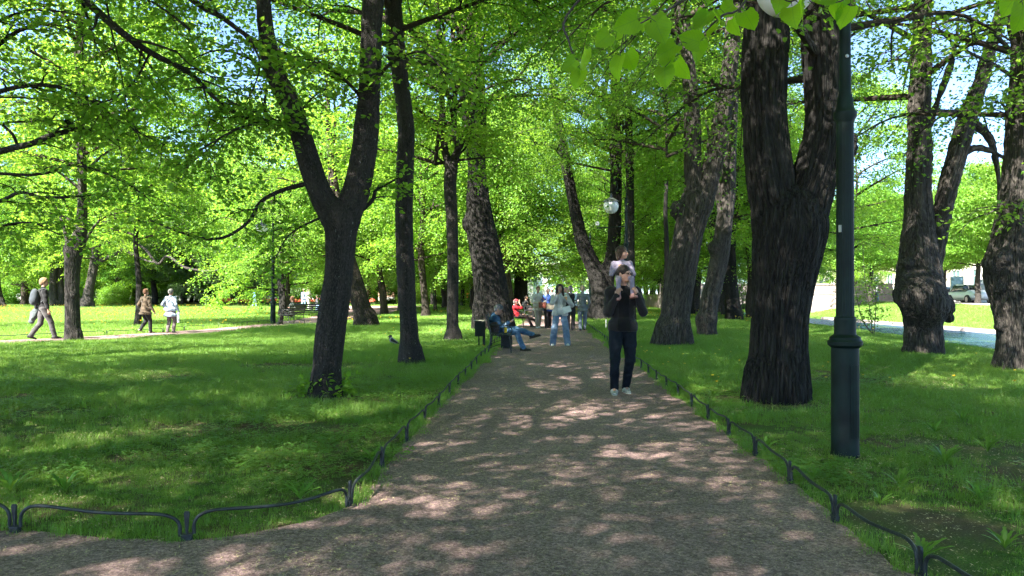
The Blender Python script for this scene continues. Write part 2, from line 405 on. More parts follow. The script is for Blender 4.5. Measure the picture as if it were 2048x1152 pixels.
R = np.array(rows, float); nx = 2; q = np.arange(ny - 1) * 2
tag(mesh_np('road', R.reshape(-1, 3), np.stack([q, q + 1, q + 3, q + 2], 1), M_ASPH), kind='structure')
# street kerb strip and the granite kerb of the canal
M_GRAN = simple('granite', (.25, .21, .195), .8, .22, 5, bmp=.4, bscale=50)
def strip(name, fx0, fx1, z0, z1, mat, Y0=-40, Y1=140, st=3):
    V = []; Q = []
    ys = np.arange(Y0, Y1, st)
    for Y in ys: a, b = float(fx0(Y)), float(fx1(Y)); V += [(a, Y, z0), (a, Y, z1 - .03), (a + .03, Y, z1), (b - .03, Y, z1), (b, Y, z1 - .03), (b, Y, z0)]
    for k in range(len(ys) - 1):
        for m in range(5): Q.append((k * 6 + m, k * 6 + m + 1, k * 6 + m + 7, k * 6 + m + 6))
    return tag(mesh_np(name, V, np.array(Q)[:, ::-1], mat), kind='structure')
strip('canal_kerb', lambda Y: 24.3, lambda Y: 24.88, -1.4, -.48, M_GRAN, -40, 62)
strip('pavement', lambda Y: float(slopeX(Y)) + .02, lambda Y: float(slopeX(Y)) + 2.4, .3, .70, simple('paving', (.33, .28, .24), .9, .2, 3), -40, 140)
m, nt, b, o = mat_new('water'); co = objco(nt, (1, .45, 1))
nt.links.new(ramp(nt, noise(nt, objco(nt, (1, .5, 1)), .8, 5, .7), [(.5, (.02, .05, .07)), (.62, (.05, .09, .03))]), b.inputs['Base Color']); b.inputs['Roughness'].default_value = .08; b.inputs['IOR'].default_value = 1.25
bump(nt, b, mth(nt, 'ADD', noise(nt, co, 3.2, 4, .6, .4), mth(nt, 'MULTIPLY', noise(nt, co, 9, 3, .6), .25)), .5, .12)
gs = N(nt, 'ShaderNodeBsdfGlossy'); gs.inputs['Color'].default_value = (.32, .50, .80, 1); gs.inputs['Roughness'].default_value = .12; nt.links.new(b.inputs['Normal'].links[0].from_socket, gs.inputs['Normal']); b.inputs['Specular IOR Level'].default_value = 0
ms = N(nt, 'ShaderNodeMixShader'); ms.inputs[0].default_value = .36; nt.links.new(b.outputs[0], ms.inputs[1]); nt.links.new(gs.outputs[0], ms.inputs[2]); nt.links.new(ms.outputs[0], o.inputs[0])
tag(mesh_np('water', [(9.0, -60, -.66), (24.5, -60, -.66), (24.5, 600, -.66), (9.0, 600, -.66)], [(0, 1, 2, 3)], m), kind='structure')
# --- gravel paths
def smooth_poly(pts, sub=3): return spline(pts, sub)[:, :2]
curve = smooth_poly([(-30, 8.2), (-14, 6.2), (-9, 5.35), (-4.6, 4.66), (-3.0, 4.40), (-1.95, 4.22), (-1.32, 4.50), (-1.03, 5.0), (-1.02, 6.0), (-.97, 7.14), (-.85, 10), (-.55, 17.6), (.3, 38), (3.15, 110)], 6)
rcur = smooth_poly([(7.2, 122), (6.6, 110), (3.45, 38), (3.2, 32.8), (2.40, 14.1), (2.24, 10), (2.05, 5.69), (1.97, 4.575), (1.98, 3.8), (2.2, 2.6), (3.6, 1.6), (8, .8), (14, .3)], 6)
def wob(p, a=.035, s=1.3):
    q = np.repeat(p, 3, axis=0).astype(float)[:-2]
    q[1::3] = p[:-1] * 2 / 3 + p[1:] / 3; q[2::3] = p[:-1] / 3 + p[1:] * 2 / 3
    n = vnoise(np.c_[q * s, np.zeros(len(q))], 3) - .5; n2 = vnoise(np.c_[q * s * 4, np.zeros(len(q))], 4) - .5
    q[:, 0] += (n * 1.3 + n2) * a * 2; q[:, 1] += (n2) * a * 2; return q
PATH_MAIN = np.vstack([wob(curve), [(-8, 122), (-8, 131), (30, 131), (30, 122)], wob(rcur), [(14, -3), (-30, -3)]])
PATH_SIDE = wob(smooth_poly([(-60, 14.2), (-30, 16.6), (-19, 18.3), (-13.5, 19.9), (-11, 22.9), (-10.2, 25.8), (-9.3, 30.2), (-8.2, 33.2), (-7.4, 40), (-8.2, 55), (-9.5, 66), (-10.4, 80), (-40, 82), (-60, 82), (-60, 77.5), (-28, 76), (-17.5, 70), (-14, 58), (-12.0, 45), (-11.2, 36), (-11.4, 31.8), (-12.4, 26.6), (-13.9, 23.6), (-15.4, 21.9), (-20, 20.4), (-30, 18.6), (-60, 16)], 4), .05)
from mathutils.geometry import tessellate_polygon
def sheet(name, poly, z, mat, kind='structure'):
    V = [Vector((x, y, z)) for x, y in poly]; T = tessellate_polygon([V])
    o = mesh_np(name, [tuple(v) for v in V], np.array(T)[:, ::-1], mat)
    if o.data.polygons[0].normal.z < 0: o.data.flip_normals()
    return tag(o, kind=kind)
sheet('gravel_path', PATH_MAIN, .006, M_GRAV)
sheet('side_path', PATH_SIDE, .010, M_GRAV)
def inside(poly, X, Y):
    c = np.zeros(len(X), bool); x1, y1 = poly[-1]
    for x2, y2 in poly:
        m = (y1 > Y) != (y2 > Y)
        with np.errstate(all='ignore'): xi = (x2 - x1) * (Y - y1) / (y2 - y1 + 1e-12) + x1
        c ^= m & (X < xi); x1, y1 = x2, y2
    return c
TRUNKS = []                                       # (x, y, r): grass stays out of these
# --- grass: one object per kind of growth, built of small tufts
def tuft(seed, n, rr, h0, h1, w, lean=.6, seg=3):
    r = np.random.default_rng(seed); a = r.uniform(0, 6.283, n); d = rr * np.sqrt(r.uniform(0, 1, n)); bx = np.c_[d * np.cos(a), d * np.sin(a), np.full(n, -.01)]
    h = r.uniform(h0, h1, n); az = r.uniform(0, 6.283, n); ln = r.uniform(.1, lean, n) * h; D = np.c_[np.cos(az), np.sin(az)]
    tw = az + np.pi / 2 + r.uniform(-.6, .6, n); S = np.c_[np.cos(tw), np.sin(tw)]; ww = w * r.uniform(.6, 1.3, n); V = []; 
    for k in range(seg + 1):
        t = k / seg; c = bx.copy(); c[:, :2] += D * (ln * t * t)[:, None]; c[:, 2] += h * t * (1 - .25 * t * (ln / h)); wk = ww * (1 - t ** 1.6) * .5 + .0002
        V.append(c - np.c_[S * wk[:, None], np.zeros(n)]); V.append(c + np.c_[S * wk[:, None], np.zeros(n)])
    V = np.stack(V, 1).reshape(-1, 3); b = np.arange(n)[:, None] * (2 * seg + 2)
    Q = np.concatenate([np.stack([b[:, 0] + 2 * k, b[:, 0] + 2 * k + 1, b[:, 0] + 2 * k + 3, b[:, 0] + 2 * k + 2], 1) for k in range(seg)])
    rn = np.tile(r.uniform(0, 1, n), seg); return V, Q, rn
def src(coll, name, V, Q, rn, mat):
    o = mesh_np(name, V, Q, mat, None, False, [('rnd', 'FLOAT', 'FACE', rn)], link=False); coll.objects.link(o); return o
def scatter(name, pts, rot, scl, idx, coll, kind='stuff', label=None, cat=None, parent=None):
    me = bpy.data.meshes.new(name); me.vertices.add(len(pts)); me.vertices.foreach_set('co', np.asarray(pts, np.float32).ravel())
    for nm, typ, arr in (('rot', 'FLOAT', rot), ('scl', 'FLOAT', scl), ('pick', 'INT', idx)):
        a = me.attributes.new(nm, typ, 'POINT'); a.data.foreach_set('value', np.asarray(arr, np.int32 if typ == 'INT' else np.float32))
    o = bpy.data.objects.new(name, me); COL.objects.link(o)
    g = bpy.data.node_groups.new(name + '_nodes', 'GeometryNodeTree'); g.interface.new_socket('Geometry', in_out='INPUT', socket_type='NodeSocketGeometry'); g.interface.new_socket('Geometry', in_out='OUTPUT', socket_type='NodeSocketGeometry')
    gi = g.nodes.new('NodeGroupInput'); go = g.nodes.new('NodeGroupOutput'); ip = g.nodes.new('GeometryNodeInstanceOnPoints'); ci = g.nodes.new('GeometryNodeCollectionInfo')
    ci.inputs['Collection'].default_value = coll; ci.inputs['Separate Children'].default_value = True; ci.inputs['Reset Children'].default_value = True
    def at(nm, t): n = g.nodes.new('GeometryNodeInputNamedAttribute'); n.data_type = t; n.inputs['Name'].default_value = nm; return n.outputs['Attribute']
    cx = g.nodes.new('ShaderNodeCombineXYZ'); g.links.new(at('rot', 'FLOAT'), cx.inputs[2])
    L = g.links.new; L(gi.outputs[0], ip.inputs['Points']); L(ci.outputs[0], ip.inputs['Instance']); ip.inputs['Pick Instance'].default_value = True
    L(at('pick', 'INT'), ip.inputs['Instance Index']); L(cx.outputs[0], ip.inputs['Rotation']); L(at('scl', 'FLOAT'), ip.inputs['Scale']); L(ip.outputs[0], go.inputs[0])
    md = o.modifiers.new('tufts', 'NODES'); md.node_group = g
    return tag(o, label, cat, kind=kind)
M_GRASS = leaf_mat('grass_blade', (.08, .17, .022), (.17, .30, .045), (.38, .60, .07), .36, .5)
M_GRASSL = leaf_mat('grass_pale', (.09, .18, .03), (.2, .32, .08), (.34, .56, .06), .36, .45)
M_DAND = leaf_mat('broad_leaf', (.06, .15, .02), (.14, .27, .05), (.3, .52, .05), .38, .45)
def build_grass():
    cg = bpy.data.collections.new('tuft_sources')
    for k in range(3): src(cg, 'a_tuft%d' % k, *tuft(10 + k, 46, .10, .03, .085, .0048), M_GRASS)            # 0-2 short
    for k in range(2): src(cg, 'b_tuft%d' % k, *tuft(20 + k, 34, .12, .07, .15, .0058, .9), M_GRASS)         # 3-4 middling
    src(cg, 'c_tuft0', *tuft(31, 11, .16, .10, .20, .0042, 1.6, 5), M_GRASSL)                                  # 5 pale wisps
    for k in range(2): src(cg, 'd_tuft%d' % k, *tuft(41 + k, 130, .30, .06, .14, .009, .8), M_GRASS)         # 6-7 wide tufts for farther off
    src(cg, 'e_tuft0', *tuft(51, 34, .30, .08, .17, .010, .9), M_GRASSL)                                      # 8 pale wide
    def field(x0, x1, y0, y1, dens):
        n = int((x1 - x0) * (y1 - y0) * dens); X = rg.uniform(x0, x1, n); Y = rg.uniform(y0, y1, n); return X, Y
    def keep(X, Y, over=.0):
        k = ~inside(PATH_MAIN, X, Y) & ~inside(PATH_SIDE, X, Y) & (X < bankX(Y) + .25)
        k &= np.abs(X - 0) < (1100 / F * Y + 1.2)                       # a little beyond what the photo sees to each side
        for (tx, ty, tr) in TRUNKS: k &= (X - tx) ** 2 + (Y - ty) ** 2 > (tr * .85) ** 2
        return k
    PX = []; 
    def addp(X, Y, picks, pr, s0, s1, thin=0, ts=1.0):
        k = keep(X, Y); X, Y = X[k], Y[k]
        if thin:
            nz = fbm(np.c_[X * ts, Y * ts, np.zeros(len(X))], 8, 3); k = nz > thin * rg.uniform(.55, 1.0, len(X)); X, Y, nz = X[k], Y[k], nz[k]
        c = rg.choice(picks, len(X), p=pr); s = rg.uniform(s0, s1, len(X)) * (.75 + .6 * vnoise(np.c_[X * .8, Y * .8, np.zeros(len(X))], 6))
        PX.append(np.c_[X, Y, s, c])
    addp(*field(-7, 6, 3.0, 8, 330), [0, 1, 2, 3, 5], [.36, .28, .22, .04, .10], .34, .72, .56, .9)
    addp(*field(-12, 9.5, 8, 15, 190), [0, 1, 2, 3, 4, 5], [.26, .24, .20, .09, .05, .16], .5, 1.0, .42, .9)
    addp(*field(-20, 13, 15, 26, 60), [3, 4, 6, 7, 8, 5], [.2, .15, .27, .2, .08, .10], .65, 1.1)
    addp(*field(-36, 16.5, 26, 48, 12), [6, 7, 8], [.45, .4, .15], 1.0, 1.5)
    addp(*field(-62, 16.5, 48, 84, 4), [6, 7, 8], [.42, .38, .2], 1.1, 1.6)
    # the fringe along the gravel
    for c in (curve, rcur):
        for _ in range(3):
            m = (c[:, 1] < 40) & (c[:, 1] > 2.2) & (c[:, 0] > -9); cc = c[m]; seg = np.linalg.norm(np.diff(cc, axis=0), axis=1); t = np.concatenate([[0], np.cumsum(seg)])
            n = int(t[-1] * 16); u = rg.uniform(0, t[-1], n); X = np.interp(u, t, cc[:, 0]) + rg.normal(0, .06, n); Y = np.interp(u, t, cc[:, 1]) + rg.normal(0, .06, n)
            k = ~inside(PATH_MAIN, X, Y) | (rg.uniform(0, 1, n) < .08); X, Y = X[k], Y[k]
            PX.append(np.c_[X, Y, rg.uniform(.35, .8, len(X)), rg.choice([0, 1, 2, 4], len(X))])
    A = np.vstack(PX)
    nearb = A[:, 0] > bankX(A[:, 1]) - 2.5; A[nearb, 2] *= .4
    scatter('lawn_grass', np.c_[A[:, 0], A[:, 1], gz(A[:, 0], A[:, 1])], rg.uniform(0, 6.28, len(A)), A[:, 2], A[:, 3], cg, label='fresh green grass covering the park lawns on both sides of the path', cat='grass')
    # far bank of the canal
    n = 5200; Y = rg.uniform(22, 85, n); S = slopeX(Y); t = rg.uniform(0, 1, n); X = 24.95 + (S - 24.95) * t; Z = np.where(t < .5, -.62 + 1.4 * t, .08 + (t - .5) * 1.04)
    scatter('bank_grass', np.c_[X, Y, Z], rg.uniform(0, 6.28, n), rg.uniform(.8, 1.3, n), rg.choice([6, 7, 8], n, p=[.3, .2, .5]), cg, label='bright sunlit grass on the sloping far bank of the canal', cat='grass')
    # fallen bud scales on gravel and turf
    cs = bpy.data.collections.new('scale_sources')
    M_SC = simple('bud_scale', (.42, .34, .19), .8, .35, 30)
    for s in range(2):
        r = np.random.default_rng(170 + s); V = []; Q = []
        for k in range(16):
            c = np.array([r.uniform(-.15, .15), r.uniform(-.15, .15), .004 + r.uniform(0, .004)]); a = r.uniform(0, 6.28); l = r.uniform(.004, .011); u = np.array([math.cos(a), math.sin(a), r.uniform(-.1, .3)]) * l; v = np.array([-math.sin(a), math.cos(a), 0]) * l * .3; b0 = len(V)
            V += [c - u, c + v, c + u, c - v + [0, 0, .001]]; Q.append((b0, b0 + 1, b0 + 2, b0 + 3))
        src(cs, 'scale%d' % s, V, np.array(Q), r.uniform(0, 1, len(Q)), M_SC)
    X, Y = field(-7, 7, 3.0, 16, 60); k = (np.abs(X) < 1100 / F * Y + 1); dn_ = fbm(np.c_[X * .5, Y * .5, np.zeros(len(X))], 55); k &= dn_ > rg.uniform(.2, .62, len(X)); X, Y = X[k], Y[k]
    scatter('fallen_bud_scales', np.c_[X, Y, np.where(inside(PATH_MAIN, X, Y), .008, .02)], rg.uniform(0, 6.28, len(X)), rg.uniform(.8, 1.5, len(X)), rg.integers(0, 2, len(X)), cs, label='pale bud scales and seed flakes fallen on the gravel and turf', cat='litter')
    # clover and small broad leaves low in the lawn
    cc = bpy.data.collections.new('clover_sources')
    for s in range(2):
        r = np.random.default_rng(70 + s); V = []; Q = []
        for k in range(26):
            a = r.uniform(0, 6.28); d = .16 * math.sqrt(r.uniform()); c = np.array([d * math.cos(a), d * math.sin(a), r.uniform(.02, .07)]); sz = r.uniform(.008, .016); a0 = r.uniform(0, 6.28)
            for q in range(3):
                aa = a0 + q * 2.09; u = np.array([math.cos(aa), math.sin(aa), r.uniform(-.3, .4)]); v = np.array([-math.sin(aa), math.cos(aa), 0]); b0 = len(V)
                V += [c, c + u * sz * .9 + v * sz * .7, c + u * sz * 1.6, c + u * sz * .9 - v * sz * .7]; Q.append((b0, b0 + 1, b0 + 2, b0 + 3))
        src(cc, 'clover%d' % s, V, np.array(Q), r.uniform(0, 1, len(Q)), M_DAND)
    X, Y = field(-9, 7, 3.2, 12, 22); k = keep(X, Y); nz = fbm(np.c_[X * .7, Y * .7, np.zeros(len(X))], 21); k &= nz > .50; X, Y = X[k], Y[k]
    scatter('clover', np.c_[X, Y, np.full(len(X), .01)], rg.uniform(0, 6.28, len(X)), rg.uniform(.8, 1.5, len(X)), rg.integers(0, 2, len(X)), cc, label='low clover and small broad leaves growing in patches among the grass', cat='ground cover')
    # yellow dandelion heads
    fy, nt, b, o = mat_new('dandelion_yellow'); b.inputs['Base Color'].default_value = (.75, .55, .02, 1)
    cf = bpy.data.collections.new('flower_sources')
    mb = MB(); mb.tube([(0, 0, 0), (.004, .002, .07), (.0, .0, .14)], .0018, 4); so_ = mb.build('flower_a', M_GRASS, None); 
    r = np.random.default_rng(3); V = []; Q = []
    for k in range(26):
        a = k * 2.4; el = .15 + .9 * (k % 3) / 3; l = .021; u = np.array([math.cos(a) * math.cos(el), math.sin(a) * math.cos(el), math.sin(el)]); v = np.array([-math.sin(a), math.cos(a), 0]) * .004; c = np.array([0, 0, .14]); b0 = len(V)
        V += [c - v * .5, c + u * l - v, c + u * l + v, c + v * .5]; Q.append((b0, b0 + 1, b0 + 2, b0 + 3))
    COL.objects.unlink(so_); me = so_.data; me.materials.append(fy); nb = len(me.vertices)
    bm = bmesh.new(); bm.from_mesh(me); vs = [bm.verts.new(tuple(v)) for v in V]
    for f in Q: ff = bm.faces.new([vs[i] for i in f]); ff.material_index = 1
    bm.to_mesh(me); bm.free(); cf.objects.link(so_)
    X1, Y1 = field(-22, 13, 10, 30, 1.2); X2, Y2 = field(-60, 13, 30, 82, 2.4); X3, Y3 = field(2.4, 12, 8, 45, 1.4); X = np.r_[X1, X2, X3]; Y = np.r_[Y1, Y2, Y3]
    k = keep(X, Y) & ((fbm(np.c_[X * .25, Y * .25, np.zeros(len(X))], 33) > .47)); k &= (Y > 26) | (rg.uniform(0, 1, len(X)) < .35); X, Y = X[k], Y[k]
    scatter('dandelion_flowers', np.c_[X, Y, np.full(len(X), .0)], rg.uniform(0, 6.28, len(X)), np.where(Y > 30, rg.uniform(1.2, 2.1, len(X)), rg.uniform(.8, 1.3, len(X))), np.zeros(len(X)), cf, label='yellow dandelion flowers dotted through the lawns', cat='flowers')
def dandelion(x, y, s, seed, label, n=13):
    """one rosette of toothed leaves, each a folded strip"""
    r = np.random.default_rng(seed); V = []; Q = []; rn = []
    for k in range(n):
        a = k * 2.4 + r.uniform(-.3, .3); L = s * r.uniform(.6, 1.1); up = r.uniform(.75, 1.42); m = 9; w0 = L * .10; rr = r.uniform()
        D = np.array([math.cos(a), math.sin(a)]); S = np.array([-math.sin(a), math.cos(a)]); b0 = len(V)
        for q in range(m):
            t = q / (m - 1); el = up - t * r.uniform(.9, 1.3) * .8; px = L * (t * math.cos(up) + .16 * t * t); pz = L * (t * math.sin(up) - .38 * t * t * math.sin(up)) + .005
            w = w0 * (math.sin(min(1, t * 1.15 + .08) * 2.7) ** .8 if t < .98 else .05) * (1.0 if q % 2 else .62) * (.35 + t * .9); c = np.array([D[0] * px, D[1] * px, pz])
            V += [c + np.array([S[0] * w, S[1] * w, w * .35]), c, c - np.array([S[0] * w, S[1] * w, -w * .35])]
            if q:
                j = b0 + 3 * q; Q += [(j - 3, j - 2, j + 1, j), (j - 2, j - 1, j + 2, j + 1)]; rn += [rr, rr]
    o = mesh_np('dandelion_plant', V, np.array(Q), M_DAND, None, True, [('rnd', 'FLOAT', 'FACE', rn)]); o.location = (x, y, 0)
    return tag(o, label, 'plant', 'dandelion plants in the near lawn')
def build_dandelions():
    sp = [(1625, 962, .22, 'tall dandelion rosette just past the second fence post, inside the right lawn'), (1845, 1120, .19, 'dandelion rosette beside the front right fence rail, closest to the camera'),
          (1800, 975, .22, 'dandelion plant with one upright pale leaf right of the lamp post base'), (2010, 1100, .18, 'broad dandelion rosette at the lower right edge of the lawn'),
          (1890, 930, .26, 'wide sunlit dandelion clump right of the lamp post'), (1975, 905, .24, 'sunlit dandelion clump at the far right of the near lawn'), (1530, 905, .25, 'dandelion plant beside the fence rail left of the lamp post'),
          (1960, 1000, .18, 'small dandelion plant in thin grass at the right'), (1870, 868, .24, 'upright dandelion plant behind the lamp post to its right'), (1760, 1010, .14, 'small low dandelion between lamp post and fence'),
          (1425, 800, .24, 'dandelion plant between the fence and the big dark trunk'), (600, 1000, .2, 'dandelion rosette beside the left fence rail near the corner post'), (130, 985, .22, 'long pale leaved plant at the left front of the lawn'),
          (155, 935, .14, 'small sunlit dandelion in the left lawn patch of sun'), (745, 925, .18, 'dandelion rosette inside the left fence past the corner'), (20, 985, .26, 'long leaved weed at the left edge of the picture'), (1470, 850, .2, 'dandelion by the fence in front of the big dark trunk'), (1925, 845, .2, 'dandelion in the shade right of the lamp post')]
    for i, (px, py, s, lb) in enumerate(sp):
        x, y = G(px, py); dandelion(x, y, s, 900 + i, lb, 11 + i % 5)
# ---------------------------------------------------------------- trees
def unit(v): v = np.asarray(v, float); return v / (np.linalg.norm(v, axis=-1, keepdims=True) + 1e-9)
class Leaves:
    def __init__(s): s.p = []; s.d = []; s.n = []; s.s = []
    def add(s, p, d, n, size): s.p.append(p); s.d.append(d); s.n.append(n); s.s.append(size)
    def arrays(s): return np.vstack(s.p), np.vstack(s.d), np.vstack(s.n), np.concatenate(s.s)
    def build(s, name, mat, parent=None, link=True, seed=1, wid=.44):
        P0, D, Nn, S = s.arrays(); D = unit(D); Sd = unit(np.cross(D, Nn)); Nn = np.cross(Sd, D); n = len(P0); r = np.random.default_rng(seed)
        S = S[:, None]; f = .16 + .1 * r.uniform(-1, 1, (n, 1)); c = r.uniform(-.12, .10, (n, 1))
        V = np.stack([P0, P0 + S * (.30 * D + wid * Sd + f * Nn), P0 + S * (.72 * D + wid * .8 * Sd + (f + c) * Nn), P0 + S * (1.05 * D + c * 1.6 * Nn),
                      P0 + S * (.72 * D - wid * .8 * Sd + (f + c) * Nn), P0 + S * (.30 * D - wid * Sd + f * Nn)], 1).reshape(-1, 3)
        b = np.arange(n) * 6; Q = np.concatenate([np.stack([b, b + 3, b + 2, b + 1], 1), np.stack([b, b + 5, b + 4, b + 3], 1)]); rn = np.tile(r.uniform(0, 1, n), 2)
        return mesh_np(name, V, Q, mat, parent, False, [('rnd', 'FLOAT', 'FACE', rn)], link)
def twig_leaves(L, T, a, d, length, rng, n, size, droop=.35, spread=.16, tube_r=.004, bend=None, tubes=True):
    m = 5; t = np.linspace(0, 1, m)[:, None]; dd = unit(d)
    p = a + dd * length * t; p[:, 2] -= droop * length * t[:, 0] ** 2; p += rng.normal(0, .03 * length, p.shape) * t
    if tubes: T.add(p, np.linspace(tube_r, tube_r * .4, m), 3)
    u = np.sort(rng.uniform(.08, 1.03, n)); q = np.stack([np.interp(u, t[:, 0], p[:, k]) for k in range(3)], 1)
    side = unit(np.cross(dd, [0, 0, 1])) * np.where(np.arange(n) % 2, 1, -1)[:, None]
    off = side * rng.uniform(.2, 1, (n, 1)) * spread + rng.normal(0, spread * .25, (n, 3)); q = q + off
    ld = unit(side * .7 + dd * .6 + rng.normal(0, .35, (n, 3)) + np.array([0, 0, -.35])); ln = unit(np.array([0, 0, 1.]) + rng.normal(0, .45, (n, 3)))
    L.add(q, ld, ln, size * rng.uniform(.65, 1.15, n))
def grow_limb(L, T, pts, r0, r1, rng, nsec, seclen, ntw, twlen, nl, size, droop=.3, start=.2, sides=6, up=.1, spread=.16, tubes=True):
    """a limb polyline with secondaries, twigs and leaves"""
    pp = spline(pts, 4); T.add(pp, np.linspace(r0, r1, len(pp)), sides); t = np.linspace(0, 1, len(pp)); tg = unit(np.gradient(pp, axis=0))
    for k in range(nsec):
        u = start + (1 - start) * (k + rng.uniform(.1, .9)) / nsec; c = np.array([np.interp(u, t, pp[:, j]) for j in range(3)]); d = np.array([np.interp(u, t, tg[:, j]) for j in range(3)])
        sd = unit(np.cross(d, [0, 0, 1]) + 1e-3) * (1 if k % 2 else -1); dr = unit(d * rng.uniform(.35, .9) + sd * rng.uniform(.5, 1) + np.array([0, 0, rng.uniform(-.25, .35) + up])); sl = seclen * rng.uniform(.6, 1.2) * (1 - .45 * u)
        m = 5; s = np.linspace(0, 1, m)[:, None]; q = c + dr * sl * s; q[:, 2] -= droop * sl * s[:, 0] ** 2; q += rng.normal(0, .05 * sl, q.shape) * s
        rr = (r0 + (r1 - r0) * u) * .5; T.add(q, np.linspace(max(rr, .006), .004, m), 4)
        for w in range(ntw):
            v = .15 + .85 * (w + rng.uniform(0, 1)) / ntw; a = np.array([np.interp(v, s[:, 0], q[:, j]) for j in range(3)])
            td = unit(dr * .6 + unit(np.cross(dr, [0, 0, 1])) * (1 if w % 2 else -1) * rng.uniform(.4, 1) + rng.normal(0, .3, 3)); twig_leaves(L, T, a, td, twlen * rng.uniform(.6, 1.2), rng, nl, size, droop, spread, .004, tubes=tubes)
def crown_variant(seed, z0, z1, R, nlimb, nsec, ntw, nl, size, mat, prof='round', droop=.3, seclen=None, twlen=.9, tubes=True, spread=.24, fill=0, shell=.55, cl=34):
    """returns mesh data for (branches, crown); the crown hangs on limbs from a leader between z0 and z1"""
    rng = np.random.default_rng(seed); L = Leaves(); T = Tubes()
    lead = spline([(0, 0, z0 * .9), (rng.uniform(-.3, .3), rng.uniform(-.3, .3), z0 + (z1 - z0) * .4), (rng.uniform(-.6, .6), rng.uniform(-.6, .6), z1 * .93)], 4); T.add(lead, np.linspace(.05, .02, len(lead)), 6)
    for i in range(nlimb):
        f = (i + .5) / nlimb; h = z0 + (z1 - z0) * f * .9 - .8; az = i * 2.39996 + rng.uniform(-.35, .35)
        w = math.sqrt(max(0, 1 - ((f - .36) / .68) ** 2)) if prof == 'round' else (1 - f) ** .7
        l = max(.9, R * w * rng.uniform(.75, 1.15)); e = (.12 if z0 < 6 else .30) + .75 * f + rng.uniform(-.12, .15); D = np.array([math.cos(az), math.sin(az), 0])
        c = np.array([np.interp(h, lead[:, 2], lead[:, k]) for k in range(2)] + [max(h, z0 * .9)])
        pts = [c, c + D * l * .35 + [0, 0, l * .35 * math.tan(e) * .9], c + D * l * .7 + np.array([rng.uniform(-.3, .3), rng.uniform(-.3, .3), l * .6 * math.tan(e) * .85]), c + D * l + np.array([0, 0, l * .7 * math.tan(e) * .7 - droop * l * .35])]
        grow_limb(L, T, pts, .022 + .012 * l, .007, rng, nsec, seclen or l * .5, ntw, twlen, nl, size, droop, .22, 5, tubes=tubes, spread=spread)
    for _ in range(fill):                        # leafy clumps through the outer crown
        u = unit(rng.normal(0, 1, 3)); q = rng.uniform(shell, 1) ** .6; w = fbm(np.array([u * 1.6 + seed]), seed, 2)[0]
        c = u * q * np.array([R, R, (z1 - z0) / 2]) * (.72 + .6 * w) + [0, 0, (z0 + z1) / 2]; sg = rng.uniform(.22, .42); n = cl
        p = c + rng.normal(0, 1, (n, 3)) * [sg, sg, sg * .6]; L.add(p, unit(rng.normal(0, .7, (n, 3)) + u * .5 - [0, 0, .5]), unit(rng.normal(0, .6, (n, 3)) + u * .4 + [0, 0, .7]), size * rng.uniform(.65, 1.15, n))
    br = T.build('branches', BARK_B, None, False); cr = L.build('crown', mat, None, False, seed); print('crown', seed, sum(len(x) for x in L.p)); return br.data, cr.data
def add_data(name, data, parent, loc=(0, 0, 0), rz=0, sc=1.0):
    o = bpy.data.objects.new(name, data); COL.objects.link(o); o.parent = parent; o.location = loc; o.rotation_euler = (0, 0, rz); o.scale = sc if hasattr(sc, '__len__') else (sc,) * 3; return o
def bark_mesh(name, V, Q, centers, mat, parent, depth, fur, nrm_amp=.0, seed=0, vs=.06):
    """bark coordinates from the nearest point on the limb axes, then furrows cut into the surface"""
    C = np.vstack([c[0] for c in centers]); Tg = np.vstack([c[1] for c in centers]); Ln = np.concatenate([c[2] for c in centers]); Rr = np.concatenate([c[3] for c in centers])
    idx = np.empty(len(V), int)
    for s in range(0, len(V), 20000):
        d = ((V[s:s + 20000, None] - C[None]) ** 2).sum(-1) / (Rr[None] ** 2 + 1e-6) ; idx[s:s + 20000] = d.argmin(1)
    off = V - C[idx]; t = Tg[idx]; al = (off * t).sum(1); o2 = off - t * al[:, None]
    # rotate the offset so the tangent becomes z
    z = np.array([0, 0, 1.]); ax = np.cross(t, z); cs = t @ z; sn = np.linalg.norm(ax, axis=1) + 1e-9; k = ax / sn[:, None]
    rot = o2 * cs[:, None] + np.cross(k, o2) * sn[:, None] + k * ((k * o2).sum(1) * (1 - cs))[:, None]
    B = np.c_[rot[:, 0], rot[:, 1], Ln[idx] + al]
    Nr = vnormals(V, Q); p = np.c_[B[:, 0] * fur, B[:, 1] * fur, B[:, 2] * fur * vs]; wr = vnoise(p * .5 + 9, seed) * 1.2
    p2 = p + np.c_[wr, -wr, wr * .3]; a = vnoise(p2, seed + 3); rdg = 1 - np.abs(2 * a - 1); b = vnoise(p2 * 1.9 + 5, seed + 4); r2 = 1 - np.abs(2 * b - 1); g = np.clip((rdg - .70) / .26, 0, 1); g = np.maximum(g, np.clip((r2 - .76) / .22, 0, 1) * .75); g = g * g * (3 - 2 * g)
    sm = fbm(V * 7, seed + 8, 2) - .37; rough_ = np.clip(nrm_amp - .07, 0, 1) * 2.2
    big = sm * rough_ / max(nrm_amp, 1e-6) + fbm(np.c_[V[:, 0] * 2, V[:, 1] * 2, V[:, 2] * 1.1], seed + 6, 2) - .37
    V2 = V + Nr * (-(depth * g + depth * .25 * vnoise(p2 * [4, 4, 3], seed + 5)) + depth * .5 + big * nrm_amp)[:, None]
    return mesh_np(name, V2, Q, mat, parent, True, [('bark', 'FLOAT_VECTOR', 'POINT', B), ('fur', 'FLOAT', 'POINT', np.clip(g * 1.1, 0, 1))])
CR = {}; CR_Z = dict(hi=7, hi2=6.4, mid=4.2, mid2=3.6, low=2.4, low2=2.2, chest=2, thin=5.6, small=3.6, shade=7)
